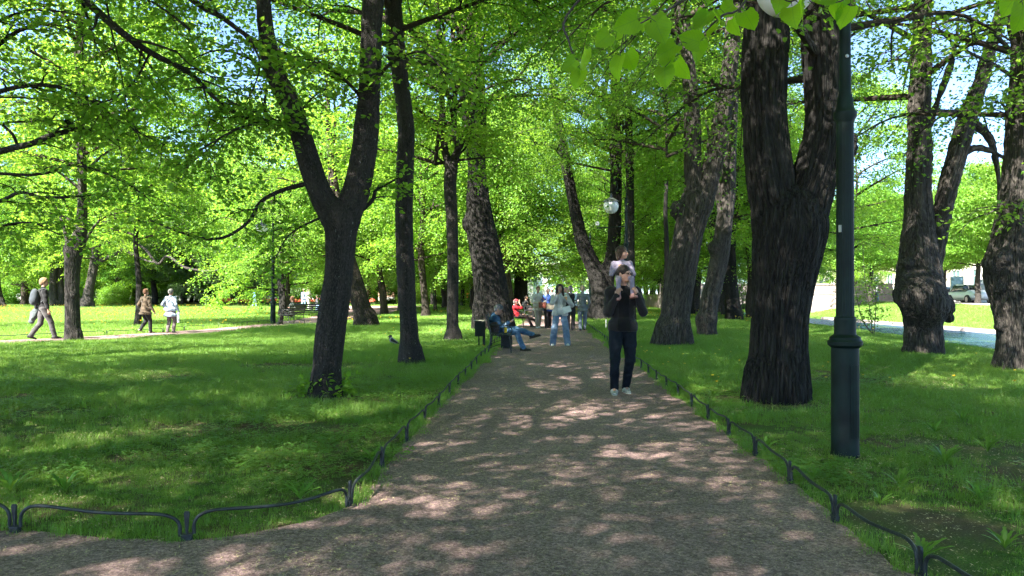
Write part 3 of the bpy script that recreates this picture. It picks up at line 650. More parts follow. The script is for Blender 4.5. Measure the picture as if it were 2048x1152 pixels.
def hero_tree(label, cat, base, Y, limbs, mat, cell, depth=.012, fur=11, burls=(), roots=5, crown=(), group=None, name='lime_tree', top=None, amp=.06, extra=None, k=None, flare=1.3):
    """limbs: polylines of (px, py, width px[, dY]) in the photo's pixels at distance Y; the first starts at the ground"""
    bx, by = G(*base) if Y is None else ((base[0] - CX) / F * Y, Y); Y = by
    root = empty(name, (bx, by, 0), label, cat, group); S = SDF(); cen = []; ends = []
    rb = limbs[0][0][2] / 2 / F * Y; TRUNKS.append((bx, by, rb))
    for li, lim in enumerate(limbs):
        a = []
        for q in lim:
            dy = q[3] if len(q) > 3 else 0; p = P(q[0], q[1], Y + dy) - np.array([bx, by, 0]); a.append((*p, q[2] / 2 / F * (Y + dy)))
        a = np.array(a)
        if li == 0: a[0, 2] = -.12
        s = spline(a, 4); s[:, 3] = np.maximum(s[:, 3], cell * .9); tg = unit(np.gradient(s[:, :3], axis=0)); ln = np.concatenate([[0], np.cumsum(np.linalg.norm(np.diff(s[:, :3], axis=0), axis=1))]) + li * 1.7
        kk = k or .35 * s[0, 3]
        for i in range(len(s) - 1): S.cap(s[i, :3], s[i + 1, :3], s[i, 3] * .97, s[i + 1, 3] * .97, kk if i < 2 and li else .05 * s[i, 3])
        cen.append((s[:, :3], tg, ln, s[:, 3])); ends.append((s[-1], tg[-1]))
    r = random.Random(int(bx * 100) + 7)
    for i in range(roots):
        a = i * 6.283 / roots + r.uniform(-.4, .4); l = rb * r.uniform(1.0, flare) ; c = np.array([math.cos(a), math.sin(a), 0])
        S.cap(c * rb * .55 + [0, 0, rb * r.uniform(.7, 1.4)], c * l + [0, 0, -.10], rb * .34, rb * .24, rb * .55)
    for (px, py, rp, dy, rz) in burls:
        p = P(px, py, Y + dy) - np.array([bx, by, 0]); q = rp / F * Y; S.ell(p, (q, q * .9, q * rz), q * .5)
    V, Q = S.mesh(cell); bark_mesh('trunk', V, Q, cen, mat, root, depth, fur, amp, int(bx * 10) % 50)
    L = Leaves(); T = Tubes()
    st = [l[0] for l in limbs]; isfork = []
    for li, (s, tg) in enumerate(ends):         # every limb that does not fork goes on upwards
        q = limbs[li][-1]; forks = any(math.hypot(a[0] - q[0], a[1] - q[1]) < 1.1 * q[2] for a in st if a is not limbs[li][0])
        isfork.append(forks)
        if s[3] > .035 and not forks:
            rr = random.Random(int(s[0] * 50)); p = s[:3]; dv = np.array(tg); pts = [p - dv * .1]; le = min(5, s[3] * 22)
            for i in range(3): dv = unit(dv + np.array([rr.uniform(-.2, .2), rr.uniform(-.2, .2), .15])); p = p + dv * le / 3; pts.append(p)
            TE = Tubes(); TE.add(spline(pts, 3), np.linspace(s[3] * .97, s[3] * .35, 10), 12); TE.build('branch', mat, root)
    if extra: extra(L, T, np.array([bx, by, 0]))
    if T.n: T.build('branch', mat, root)
    if L.p: L.build('leaf_spray', LEAF, root, seed=int(Y))
    for ci, (vn, sc, z, rz, dx, dy) in enumerate(crown):
        free = sorted([a for j, (a, _) in enumerate(ends) if not isfork[j]], key=lambda a: -a[2]); e = free[min(ci, len(free) - 1)]; f = .9 * CR_Z[vn] * sc + z; dx, dy = dx * 0 + e[0], dy * 0 + e[1]
        if e[2] < f: z = z - (f - e[2]) * .6
        b, c = CR[vn]; add_data('branches', b, root, (dx, dy, z), rz, sc); add_data('crown', c, root, (dx, dy, z), rz, sc)
    return root
def simple_tree(label, cat, x, y, r, hgt, vn, rz, sc, mat=None, group=None, name='park_tree', lean=(0, 0), z=0, zs=0):
    root = empty(name, (x, y, z), label, cat, group); rr = random.Random(int(x * 31 + y * 17)); TRUNKS.append((x, y, r))
    pts = [(0, 0, -.15)] + [(lean[0] * t + rr.uniform(-.12, .12), lean[1] * t + rr.uniform(-.12, .12), hgt * t) for t in (.15, .35, .6, .8, 1)]; s = spline(pts, 5); n = 14; m = len(s); u = np.linspace(0, 1, m)
    R_ = r * (1 - .45 * u) * (1 + .45 * np.exp(-u * 22)); V, Q = tube_np(s, R_, n); a = np.tile(np.arange(n) / n * 6.283, m)
    off = V - np.repeat(s, n, axis=0); lob = 1 + .07 * np.sin(a * 3 + x) + .05 * np.sin(a * 5 + np.repeat(u, n) * 4 + y); V = np.repeat(s, n, axis=0) + off * lob[:, None]
    B = np.c_[off[:, 0], off[:, 1], V[:, 2]]; mesh_np('trunk', V, Q, mat or BARK, root, True, [('bark', 'FLOAT_VECTOR', 'POINT', B)])
    b, c = CR[vn]; add_data('branches', b, root, (lean[0], lean[1], zs), rz, sc); add_data('crown', c, root, (lean[0], lean[1], zs), rz, sc); return root
def PL(pts, Y, base): return [P(x, y, Y + (d[0] if d else 0)) - base for (x, y, *d) in pts]
def build_crowns():
    CR['hi'] = crown_variant(1, 7.0, 14.5, 5.4, 26, 9, 7, 27, .078, LEAF, fill=90)                  # high crown for trees near the path
    CR['hi2'] = crown_variant(2, 6.4, 14, 5.2, 26, 9, 7, 27, .078, LEAF_B, fill=90)
    CR['shade'] = crown_variant(12, 7.0, 14, 5.8, 26, 9, 7, 27, .09, LEAF, fill=200)
    CR['mid'] = crown_variant(3, 3.8, 13.5, 4.3, 24, 8, 7, 24, .10, LEAF, droop=.5, fill=400)
    CR['mid2'] = crown_variant(4, 3.0, 13, 4.3, 24, 8, 7, 24, .10, LEAF_Y, droop=.55, fill=420)
    CR['low'] = crown_variant(5, 2.2, 17, 5.8, 32, 9, 7, 22, .125, LEAF_B, droop=.5, tubes=False, fill=620)
    CR['low2'] = crown_variant(6, 2.0, 16.5, 5.6, 32, 9, 7, 22, .125, LEAF, droop=.5, tubes=False, fill=620)
    CR['chest'] = crown_variant(7, 1.6, 16.5, 5.6, 30, 9, 7, 24, .14, LEAF_C, droop=.3, tubes=False, fill=620)
    CR['thin'] = crown_variant(8, 5.0, 15, 4.8, 22, 8, 6, 14, .075, LEAF_B, droop=.55)
    CR['small'] = crown_variant(9, 3.6, 9.5, 2.2, 17, 6, 6, 18, .085, LEAF, droop=.3)
    CR['street'] = crown_variant(10, 2.7, 8.9, 3.1, 22, 7, 6, 14, .10, LEAF_Y, droop=.05, tubes=False, twlen=.5, fill=1100, shell=.7, cl=42)
    CR['bush'] = crown_variant(11, .3, 2.6, 1.9, 14, 7, 6, 16, .10, LEAF_B, droop=.2, tubes=False, fill=120)
def build_trees():
    build_crowns(); rnd = random.Random(77)
    # ---- trees whose trunks stand near
    def ex_fork(L, T, o):
        r = np.random.default_rng(11); b = o; Y = 10.5
        for pts, r0, r1, ns, sl in [([(610, 368), (560, 382), (520, 405, -.3), (500, 440, -.5), (460, 470, -.8), (420, 478, -1), (370, 468, -1.2), (300, 440, -1.4)], .035, .01, 6, .5),
                            ([(722, 422), (745, 400), (752, 380), (775, 368), (805, 350)], .035, .012, 4, .6), ([(640, 436), (600, 455), (570, 480), (540, 540)], .02, .006, 6, .5),
                            ([(632, 792, -.25), (628, 780, -.3), (640, 768, -.35)], .005, .002, 3, .10), ([(668, 793, -.2), (676, 780, -.25), (672, 768, -.3)], .005, .002, 3, .10), ([(592, 262), (560, 250), (534, 235), (530, 200), (535, 180)], .035, .015, 4, .7), ([(735, 210), (700, 170, -.6), (650, 130, -1), (600, 140, -1.4)], .03, .008, 9, .9),
                            ([(742, 170), (790, 120, -.5), (850, 105, -1), (900, 160, -1.2)], .03, .008, 9, .8), ([(600, 262), (540, 240, -.5), (470, 260, -1), (400, 300, -1.2)], .03, .008, 10, 1.0),
                            ([(580, 200), (520, 130, .5), (440, 100, .5), (360, 130, .3)], .03, .008, 10, 1.0), ([(590, 240), (620, 200, .3), (660, 170, .5)], .02, .006, 6, .7)]:
            grow_limb(L, T, PL(pts, Y, b), r0, r1, r, ns, sl, 4, .42, 11, .075, .35, .15, 6, spread=.11)
    hero_tree('dark tree forking into two spreading limbs, nearest trunk left of the gravel path', 'tree', (652, 792), None,
              [[(650, 792, 60), (655, 720, 58), (664, 640, 58), (676, 560, 56), (682, 480, 62), (684, 440, 68)], [(684, 445, 60), (650, 405, 48), (626, 350, 44), (606, 285, 42), (578, 205, 40), (552, 150, 36), (535, 80, 32), (525, -10, 28), (515, -80, 25)],
               [(686, 445, 56), (712, 385, 54), (728, 300, 50), (738, 200, 46), (742, 100, 44), (746, 0, 42), (750, -90, 38)]], BARK_S, .016, .008, 16, burls=[(726, 262, 14, 0, 1.2), (690, 415, 18, 0, .6)],
              crown=[('hi', 1.0, .2, .3, 0, .5)], extra=ex_fork, roots=5)
    hero_tree('slim lichen-spotted trunk leaning slightly left, second tree left of the path', 'tree', (822, 727), None,
              [[(822, 727, 46), (818, 660, 37), (812, 560, 36), (808, 440, 37), (810, 340, 35), (812, 260, 34), (803, 170, 33), (792, 80, 34), (786, 10, 36), (780, -70, 30)], [(788, 30, 20), (800, -10, 16), (806, -60, 14)]], BARK_S, .02, .007, 16, roots=4, crown=[('hi2', .95, .6, 1.2, 0, 0)], amp=.04)
    def ex_thin(L, T, o):
        r = np.random.default_rng(12)
        for pts in ([(890, 330), (860, 300), (835, 290), (812, 300)], [(905, 320), (935, 290), (950, 240), (1000, 190)], [(895, 300), (872, 250), (840, 240)], [(900, 280), (930, 270), (970, 285)], [(915, 260), (880, 265), (845, 245)]):
            grow_limb(L, T, PL(pts, 22, o), .04, .012, r, 8, 1.1, 4, .6, 12, .09, .35, .3, 5)
    hero_tree('thin dark tree with upright forks between the slim trunk and the massive furrowed one', 'tree', (906, 683), None,
              [[(906, 683, 34), (905, 640, 24), (906, 540, 23), (904, 440, 24), (900, 370, 26), (903, 335, 28)], [(900, 340, 18), (888, 290, 15), (884, 220, 13), (882, 120, 12), (876, 40, 10), (870, -30, 8)], [(905, 335, 16), (915, 300, 13), (908, 240, 12), (912, 140, 11), (905, 60, 9)], [(905, 320, 14), (925, 280, 13), (945, 220, 12), (960, 120, 9)]],
              BARK_S, .028, .007, 14, roots=4, crown=[('small', 1.15, 1.4, .5, 0, 0), ('hi2', .95, .8, 2.5, 0, 0)], extra=ex_thin, amp=.03)  # the second, high crown is added to shade the massive leaning trunk
    hero_tree('massive leaning furrowed trunk behind the bench where the man in the blue denim jacket sits', 'tree', (985, 668), 27.5,
              [[(988, 668, 76), (986, 620, 72), (979, 560, 66), (970, 500, 62), (959, 440, 56), (955, 380, 44), (955, 320, 32), (957, 240, 30), (955, 150, 28), (950, 60, 26), (945, -60, 22)], [(956, 380, 26), (940, 300, 18), (930, 200, 20), (922, 110, 18), (925, 20, 16)], [(958, 250, 14), (980, 200, 11), (1010, 175, 8)]],
              BARK, .028, .035, 11, burls=[(940, 447, 16, 0, 1.0)], roots=6, crown=[('hi', 1.1, .8, 2.2, -.6, 0)], flare=.95)
    hero_tree('brown tree leaning left just behind the forked dark tree', 'tree', (733, 660), 30,
              [[(733, 660, 44), (722, 610, 38), (708, 560, 34), (692, 500, 30), (680, 430, 24), (670, 380, 19), (663, 330, 15), (655, 240, 12)]], BARK_B, .035, .01, 10, crown=[('small', 1.2, 1.5, 1, -1, 0)], roots=5)
    hero_tree('straight thin brown trunk standing in the sunny grass between forked tree and slim trunk', 'tree', (769, 635), 46, [[(769, 637, 17), (766, 590, 15), (758, 540, 13), (752, 490, 11), (748, 420, 9)]], BARK_B, .04, .006, 9, crown=[('mid2', .95, 0, 2, 0, 0)], roots=4)
    hero_tree('crooked brown trunk just right of the slim lichen-spotted trunk', 'tree', (852, 637), 43, [[(852, 638, 19), (850, 600, 15), (846, 560, 14), (842, 500, 14), (846, 440, 12), (843, 390, 11)], [(842, 470, 9), (856, 445, 6), (862, 430, 5)]], BARK_B, .04, .006, 9, crown=[('mid', .95, 0, 3.3, 0, 0)], roots=4)
    hero_tree('tall pale trunk rising behind the massive leaning trunk', 'tree', (1018, 640), 46, [[(1020, 636, 26), (1014, 580, 24), (1006, 520, 22), (1000, 460, 19), (996, 400, 17)]], BARK_L, .045, .01, 9, crown=[('mid2', 1.05, .3, 4.1, 0, 0)], roots=4)
    hero_tree('thick dark trunk left of the path behind the man in the red cap', 'tree', (1043, 622), 62, [[(1043, 622, 34), (1042, 590, 29), (1042, 550, 27), (1042, 500, 24), (1044, 430, 19)]], BARK, .05, .012, 8, crown=[('low2', 1.05, 1.2, 5, 0, 0)], roots=4)
    def ex_y(L, T, o):
        r = np.random.default_rng(13); grow_limb(L, T, PL([(1127, 318), (1115, 298), (1090, 288), (1070, 285), (1058, 270)], 38, o), .16, .05, r, 5, 1.8, 4, .8, 14, .1, .3, .3, 7)
    hero_tree('twin-stemmed dark tree with a leaning left stem, right side of the path behind the walkers', 'tree', (1203, 641), 38,
              [[(1206, 641, 60), (1208, 600, 50), (1205, 570, 48), (1200, 555, 44)], [(1198, 560, 34), (1180, 520, 32), (1163, 480, 28), (1150, 420, 23), (1140, 370, 21), (1130, 320, 22), (1122, 270, 17), (1112, 220, 14), (1106, 170, 12), (1095, 110, 10)],
               [(1212, 560, 30), (1226, 500, 28), (1230, 430, 25), (1232, 340, 23), (1231, 240, 21), (1230, 140, 19), (1226, 60, 17), (1222, -40, 15)]], BARK, .04, .02, 8, crown=[('hi', 1.15, 1, 1.1, .6, 0)], extra=ex_y, roots=6)
    hero_tree('straight pole-like dark trunk directly behind the middle lamp post', 'tree', (1262, 645), 36, [[(1262, 645, 22), (1261, 560, 20), (1260, 460, 18), (1260, 360, 17), (1258, 260, 16), (1256, 165, 15)], [(1256, 170, 7), (1250, 140, 6), (1240, 120, 5)]], BARK_S, .035, .008, 10, crown=[('hi2', .9, 2, 2.9, 0, 0)], roots=4)
    hero_tree('sunlit furrowed tree dividing high into two stems, right behind the man carrying the child', 'tree', (1343, 695), 19.6,
              [[(1344, 696, 66), (1349, 650, 60), (1355, 600, 59), (1362, 550, 58), (1372, 490, 58), (1384, 440, 60), (1392, 400, 58)], [(1386, 425, 44), (1386, 370, 36), (1385, 300, 34), (1384, 220, 31), (1378, 150, 28), (1372, 80, 26), (1362, 10, 22), (1355, -50, 20)],
               [(1400, 420, 42), (1418, 360, 40), (1434, 290, 38), (1448, 210, 35), (1460, 130, 32), (1466, 60, 30), (1470, -50, 26)]], BARK_L, .018, .022, 13, burls=[(1358, 420, 18, 0, 1)], roots=7, crown=[('hi', 1.0, 1.6, .8, .4, 0)])
    hero_tree('knotty leaning trunk with a small burl, between sunlit forked tree and huge dark one', 'tree', (1413, 673), None,
              [[(1413, 674, 36), (1416, 640, 36), (1420, 600, 36), (1430, 560, 36), (1440, 510, 36), (1446, 460, 34), (1452, 410, 32), (1458, 350, 28), (1462, 290, 24), (1466, 200, 20)], [(1446, 440, 16), (1438, 400, 14), (1434, 370, 12)]],
              BARK_L, .026, .02, 9, burls=[(1430, 496, 15, -.1, 1), (1453, 462, 10, -.2, 1), (1412, 640, 20, 0, .9)], roots=5, crown=[('hi2', .95, 2, 4, 0, 0)])
    hero_tree('broad dark trunk leaning left behind the knotty burled one', 'tree', (1468, 642), 37, [[(1468, 643, 34), (1464, 600, 30), (1460, 560, 29), (1457, 500, 28), (1460, 430, 26), (1466, 360, 22), (1470, 280, 20), (1478, 180, 18)]], BARK, .035, .02, 8, crown=[('thin', 1.1, 0, 1, 0, 0)], roots=5)
    hero_tree('slim grey trunk far back between the sunlit forked tree and the knotty one', 'tree', (1390, 628), 52, [[(1390, 629, 20), (1392, 590, 18), (1396, 540, 16), (1402, 470, 14), (1408, 400, 12)]], BARK_L, .045, .01, 9, crown=[('mid', .9, 1, 3, 0, 0)], roots=4)
    hero_tree('pale sunlit trunk behind the knotty tree near the canal edge', 'tree', (1452, 633), 45, [[(1452, 634, 18), (1448, 600, 16), (1440, 560, 15), (1432, 500, 15), (1434, 440, 14)]], BARK_L, .045, .01, 9, crown=[('thin', 1.1, 0, 5, 0, 0)], roots=4)
    hero_tree('leaning grey trunk at the right beyond the man carrying the child', 'tree', (1303, 612), 85, [[(1302, 612, 15), (1306, 580, 13), (1312, 540, 12), (1320, 500, 11)]], BARK_L, .06, .01, 7, crown=[('low', 1, .5, 1, 0, 0)], roots=3)
    hero_tree('low branching dark tree at the right beyond the leaning grey trunk', 'tree', (1322, 618), 70, [[(1322, 618, 13), (1320, 580, 11), (1316, 540, 10), (1310, 490, 9)]], BARK, .06, .01, 7, crown=[('low2', .9, .5, 2, 0, 0)], roots=3)
    hero_tree('huge deeply furrowed dark trunk splitting into two stems, left of the green lamp post', 'tree', (1550, 801), None,
              [[(1551, 803, 118), (1554, 740, 112), (1558, 680, 110), (1562, 610, 112), (1570, 540, 124), (1578, 470, 140), (1580, 430, 128)], [(1562, 460, 92), (1545, 390, 92), (1534, 310, 90), (1528, 220, 88), (1530, 120, 86), (1538, 0, 84), (1545, -90, 80)],
               [(1592, 480, 92), (1612, 410, 90), (1634, 340, 88), (1650, 260, 82), (1650, 170, 78), (1646, 90, 78), (1644, 0, 78), (1640, -90, 74)]], BARK, .0125, .032, 17, burls=[(1688, 292, 25, .05, 1.2), (1590, 400, 30, .1, .9)], roots=5, crown=[('hi', 1.1, .6, 2, .3, .5), ('thin', .8, .6, 2, 1.5, .5)], flare=.78)
    hero_tree('burly tree with a great bulging burl low on its trunk beside the canal', 'tree', (1848, 711), None,
              [[(1848, 712, 68), (1846, 680, 64), (1846, 640, 74), (1843, 600, 80), (1840, 560, 84), (1836, 510, 74), (1836, 450, 58), (1836, 380, 50), (1838, 300, 46), (1840, 200, 42), (1842, 100, 38), (1846, 0, 34), (1850, -60, 30)],
               [(1862, 560, 40), (1872, 500, 34), (1884, 430, 34), (1900, 360, 35), (1922, 280, 38), (1940, 220, 34), (1962, 160, 28), (1980, 100, 24), (2000, 30, 20)], [(1935, 240, 18), (1968, 262, 16), (1985, 290, 13), (1996, 340, 9)], [(1910, 320, 16), (1940, 298, 13), (1975, 300, 10), (2000, 312, 8)], [(1846, 270, 16), (1862, 240, 14), (1880, 190, 12), (1905, 120, 9)]],
              BARK_L, .02, .022, 11, burls=[(1838, 590, 44, -.30, 1.0), (1858, 615, 36, -.35, .9), (1892, 612, 17, 0, 1.1), (1897, 636, 10, -.05, 1), (1812, 560, 20, -.2, 1), (1805, 590, 18, -.1, 1), (1816, 527, 10, -.3, 1), (1862, 238, 9, 0, 1.4)], roots=4, crown=[('thin', 1.0, 1.0, .4, 0, 0)], amp=.10, flare=1.05)
    def ex_rt(L, T, o):
        r = np.random.default_rng(15)
        for pts in ([(2035, 160), (1990, 130, -1), (1930, 100, -1.6), (1880, 60, -2), (1840, -30, -2)], [(2035, 120), (1980, 60, -1), (1900, 40, -2), (1830, 90, -3), (1790, 120, -3.2)], [(2030, 440), (2010, 415, -.3), (1990, 420, -.5), (1975, 430, -.6)], [(2035, 300), (2010, 215, -.5), (1985, 205, -.6)]):
            grow_limb(L, T, PL(pts, 14, o), .04, .01, r, 8, 1.0, 4, .5, 8, .085, .4, .25, 5, spread=.12)
    hero_tree('knobbly furrowed trunk at the right edge of the picture by the canal', 'tree', (2040, 739), None,
              [[(2040, 740, 78), (2036, 700, 72), (2034, 650, 78), (2030, 600, 88), (2026, 550, 102), (2028, 500, 96), (2036, 430, 76), (2042, 340, 66), (2048, 220, 60), (2054, 100, 56), (2060, -60, 50)], [(2042, 110, 26), (2030, 70, 20), (2010, 20, 16)]],
              BARK_L, .018, .024, 11, burls=[(1986, 528, 20, -.1, .9), (2004, 515, 18, -.25, .9), (1998, 575, 12, -.2, 1), (1999, 650, 10, -.1, 1.3)], roots=5, crown=[('thin', .9, .6, 2.4, 1.2, 0)], extra=ex_rt, amp=.09)
    # ---- left side
    def ex_l(L, T, o):
        r = np.random.default_rng(16)
        for pts in ([(160, 450), (120, 430), (90, 425)], [(160, 500), (200, 440), (260, 420)], [(163, 380), (110, 340), (60, 330)], [(163, 350), (220, 300), (280, 290)], [(160, 300), (90, 260), (30, 240)], [(162, 250), (230, 200), (300, 190)], [(162, 200), (100, 130), (40, 120)]):
            grow_limb(L, T, PL(pts, 22, o), .05, .012, r, 7, 1.1, 4, .6, 12, .09, .35, .35, 5)
    hero_tree('rough grey tree with a bent trunk at the edge of the left side path', 'tree', (147, 684), None,
              [[(147, 685, 34), (145, 640, 28), (144, 580, 27), (146, 520, 30), (150, 500, 34), (160, 470, 26), (164, 430, 19), (164, 350, 17), (161, 250, 16), (161, 150, 15), (162, 60, 14), (163, -40, 13)], [(144, 510, 14), (138, 495, 10), (135, 485, 8)]], BARK_L, .025, .012, 13, burls=[(142, 500, 14, 0, 1), (147, 590, 7, -.2, 1)], roots=4, crown=[('mid', .85, 2.0, 1, 0, 0)], extra=ex_l, amp=.05)
    hero_tree('grey trunk cut by the left edge of the picture beyond the oval lawn', 'tree', (-2, 615), 72, [[(-2, 615, 24), (-6, 590, 20), (-10, 560, 18), (-14, 500, 16)]], BARK_L, .06, .012, 7, crown=[('low2', .95, 1.5, 1, 0, 0)], roots=4)
    hero_tree('broad pale double trunk behind the man with the backpack', 'tree', (110, 614), 75, [[(108, 614, 18), (106, 580, 15), (108, 540, 14), (104, 500, 12), (104, 450, 9)], [(124, 612, 14, .4), (122, 580, 13, .4), (120, 545, 12, .4), (126, 500, 11, .4), (132, 460, 9, .4)]], BARK_L, .06, .012, 7, crown=[('low', .95, 2.2, 1, 0, 0)], roots=4)
    hero_tree('pale leaning trunk with a long arching bough, on the far side of the oval lawn', 'tree', (174, 616), 70, [[(173, 616, 24), (176, 590, 19), (182, 560, 17), (188, 530, 17), (193, 490, 14), (198, 450, 11)], [(190, 530, 10), (205, 520, 9), (222, 512, 8), (240, 503, 7), (262, 488, 7), (290, 498, 6), (315, 528, 5), (335, 512, 5), (370, 535, 5), (412, 542, 4)], [(192, 500, 9), (210, 484, 8), (235, 490, 7), (258, 505, 6)]],
              BARK_L, .06, .012, 7, crown=[('low2', .95, 2.8, 2, .5, 0)], roots=4)
    far = [(50, 606, 17, 10, 'dark'), (28, 604, 10, 0, 'dark'), (92, 605, 8, 0, 'dark'), (235, 609, 14, 2, 'grey'), (250, 608, 12, 5, 'grey'), (269, 607, 13, 4, 'dark'), (311, 607, 13, 6, 'dark'), (320, 605, 8, 3, 'dark'), (338, 604, 6, 0, 'dark'), (382, 604, 7, 0, 'dark'), (392, 604, 7, 0, 'dark'), (404, 604, 8, 1, 'dark'), (490, 605, 9, 0, 'dark'), (505, 604, 9, 0, 'dark'), (580, 603, 10, 0, 'dark'), (700, 607, 12, 3, 'dark'), (795, 608, 11, 2, 'dark'), (868, 611, 14, -3, 'dark'), (880, 607, 12, 0, 'dark')]
    vns = ['low', 'low2', 'chest', 'low']
    lab = {'dark': 'dark trunked tree in the row beyond the far side of the oval lawn', 'grey': 'grey trunked tree in the row beyond the far side of the oval lawn'}
    for i, (px, py, w, ln, cc) in enumerate(far):
        Y = 2100 / (py - 586) ; x = (px - CX) / F * Y; vn = 'chest' if 300 < px < 515 else vns[i % 4]
        simple_tree(lab[cc], 'tree', x, Y, w / 2 / F * Y, 6, vn, rnd.uniform(0, 6.28), rnd.uniform(.85, 1.05), BARK if cc == 'dark' else BARK_L, 'trees in the rows beyond the oval lawn', 'park_tree', (ln * .12, 0), zs=rnd.uniform(.2, 1.2))
    # deeper rows, and the rows along the far part of the path
    spots = []
    for k in range(400):
        y = rnd.uniform(84, 135); x = rnd.uniform(-95, 14)
        if abs(x - (.044 * y + .3)) < 6.5: continue
        if all((x - a) ** 2 + (y - b) ** 2 > 85 for a, b in spots): spots.append((x, y))
    for x, y in spots: simple_tree('dark tree deep in the park woodland behind the lawns', 'tree', x, y, rnd.uniform(.22, .45), 6, rnd.choice(['low', 'low2', 'low', 'chest']), rnd.uniform(0, 6.28), rnd.uniform(.9, 1.12), rnd.choice([BARK, BARK_B]), 'trees deep in the woodland', zs=rnd.uniform(.2, 1.0))
    fl = [(575, 47, 'low2', .85, .1), (480, 88, 'chest', 1.05, .1), (430, 90, 'chest', 1.1, .1), (520, 84, 'chest', 1.0, .1), (365, 86, 'chest', 1.0, .1), (690, 62, 'mid2', 1.0, .3), (805, 58, 'mid2', 1.0, .3), (890, 66, 'mid', 1.05, .3), (950, 60, 'mid', 1.0, .3), (1000, 78, 'low2', 1, .3)]
    for i, (px, Y, vn, sc, r) in enumerate(fl):
        x = (px - CX) / F * Y; simple_tree('leafy tree filling the middle distance between the lawns and the woodland', 'tree', x, Y, r + .06, 5, vn, rnd.uniform(0, 6.28), sc, BARK_B, 'leafy trees in the middle distance')
    fl2 = [(-15.5, 31, 'mid', .95), (-1.0, 44.5, 'mid2', 1.0), (-13.5, 44, 'mid2', 1.0), (-5.6, 55, 'mid2', 1.05), (-13.5, 57, 'mid', 1.0), (-7.2, 62, 'mid2', 1.1), (-2.2, 60, 'mid', 1.0), (-10.8, 72, 'mid2', 1.1), (-5, 76, 'low2', 1.1), (6.2, 47, 'mid2', 1.0), (9.6, 36, 'mid', .95), (12.6, 39.5, 'mid2', .9), (6.4, 31, 'hi', 1.05), (14.9, 33, 'mid', .82), (16.2, 46, 'mid', .8), (-19, 90, 'low2', 1.15)]
    for i, (x, y, vn, sc) in enumerate(fl2): simple_tree('slender tree among the others in the sunny grass left or right of the path', 'tree', x, y, .13 + .05 * (i % 3), 6, vn, i * 2.1, sc, BARK_B if i % 2 else BARK, 'slender trees between the larger ones', zs=.4)
    al = [(1.2, 57), (-.6, 70), (-1, 88), (7.6, 52), (8.2, 66), (9.8, 78), (10.8, 92), (12.2, 60), (13.5, 76), (11.0, 46), (14.5, 52), (13.8, 104), (8, 108), (15.3, 90)]
    for x, y in al: simple_tree('tall lime standing in the rows beside the far stretch of the path', 'tree', x - 3.2 if x < 3 else x, y, rnd.uniform(.22, .34), 7, rnd.choice(['mid', 'mid2', 'mid']), rnd.uniform(0, 6.28), rnd.uniform(.9, 1.05), rnd.choice([BARK, BARK_L]), 'limes beside the far stretch of the path')
    # trees standing out of the picture: they shade the near ground
    out = [(-9.5, 6.0, 'mid', .95), (-6.5, -1.5, 'shade', 1), (-12.5, 12.5, 'thin', 1.05), (-1.6, -3.6, 'shade', 1.0), (-12, -5.0, 'thin', 1.2), (-15.5, 3.0, 'thin', 1.1), (5.5, -5.5, 'hi2', 1.0), (-19, 10, 'thin', 1.1), (-4.5, -11.0, 'shade', 1.1), (12.5, 7.5, 'hi2', .9), (8.2, 1.0, 'hi', .8), (-19, -3, 'hi2', 1.1), (-24, 24, 'thin', 1.0)]
    for i, (x, y, vn, sc) in enumerate(out): simple_tree('park lime standing just outside the picture on the camera side', 'tree', x, y, .3, 7.5, vn, i * 1.3, sc, BARK, 'limes beside and behind the camera', 'lime_tree')
    simple_tree('unseen lime added outside the picture by the left lawn to shade the huge trunk', 'tree', -5.3, 5.0, .28, 7.5, 'shade', 2.2, 1.0, BARK, 'limes beside and behind the camera', 'lime_tree', (1.7, -.2))  # added out of view; its leaning crown shades the huge dark trunk
    # the near tree on the left whose boughs reach into the top left corner
    o = np.array([-7.6, 8.6, 0]); root = empty('lime_tree', tuple(o), 'tree beyond the left edge whose dark boughs and leafy sprays fill the top left', 'tree'); T = Tubes(); L = Leaves(); r = np.random.default_rng(21)
    S = SDF(); s = [(0, 0, -.1), (.1, 0, 1.2), (.0, .1, 2.6), (-.1, .3, 4.4), (.2, .5, 6.4), (.3, .8, 8.4)]; rs = [.30, .26, .24, .21, .17, .10]; S.chain([np.array(q) for q in s], rs, .1); V, Q = S.mesh(.03); sp = np.array(s); bark_mesh('trunk', V, Q, [(sp, unit(np.gradient(sp, axis=0)), np.arange(6.) * 1.5, np.array(rs))], BARK, root, .012, 10, .04, 3)
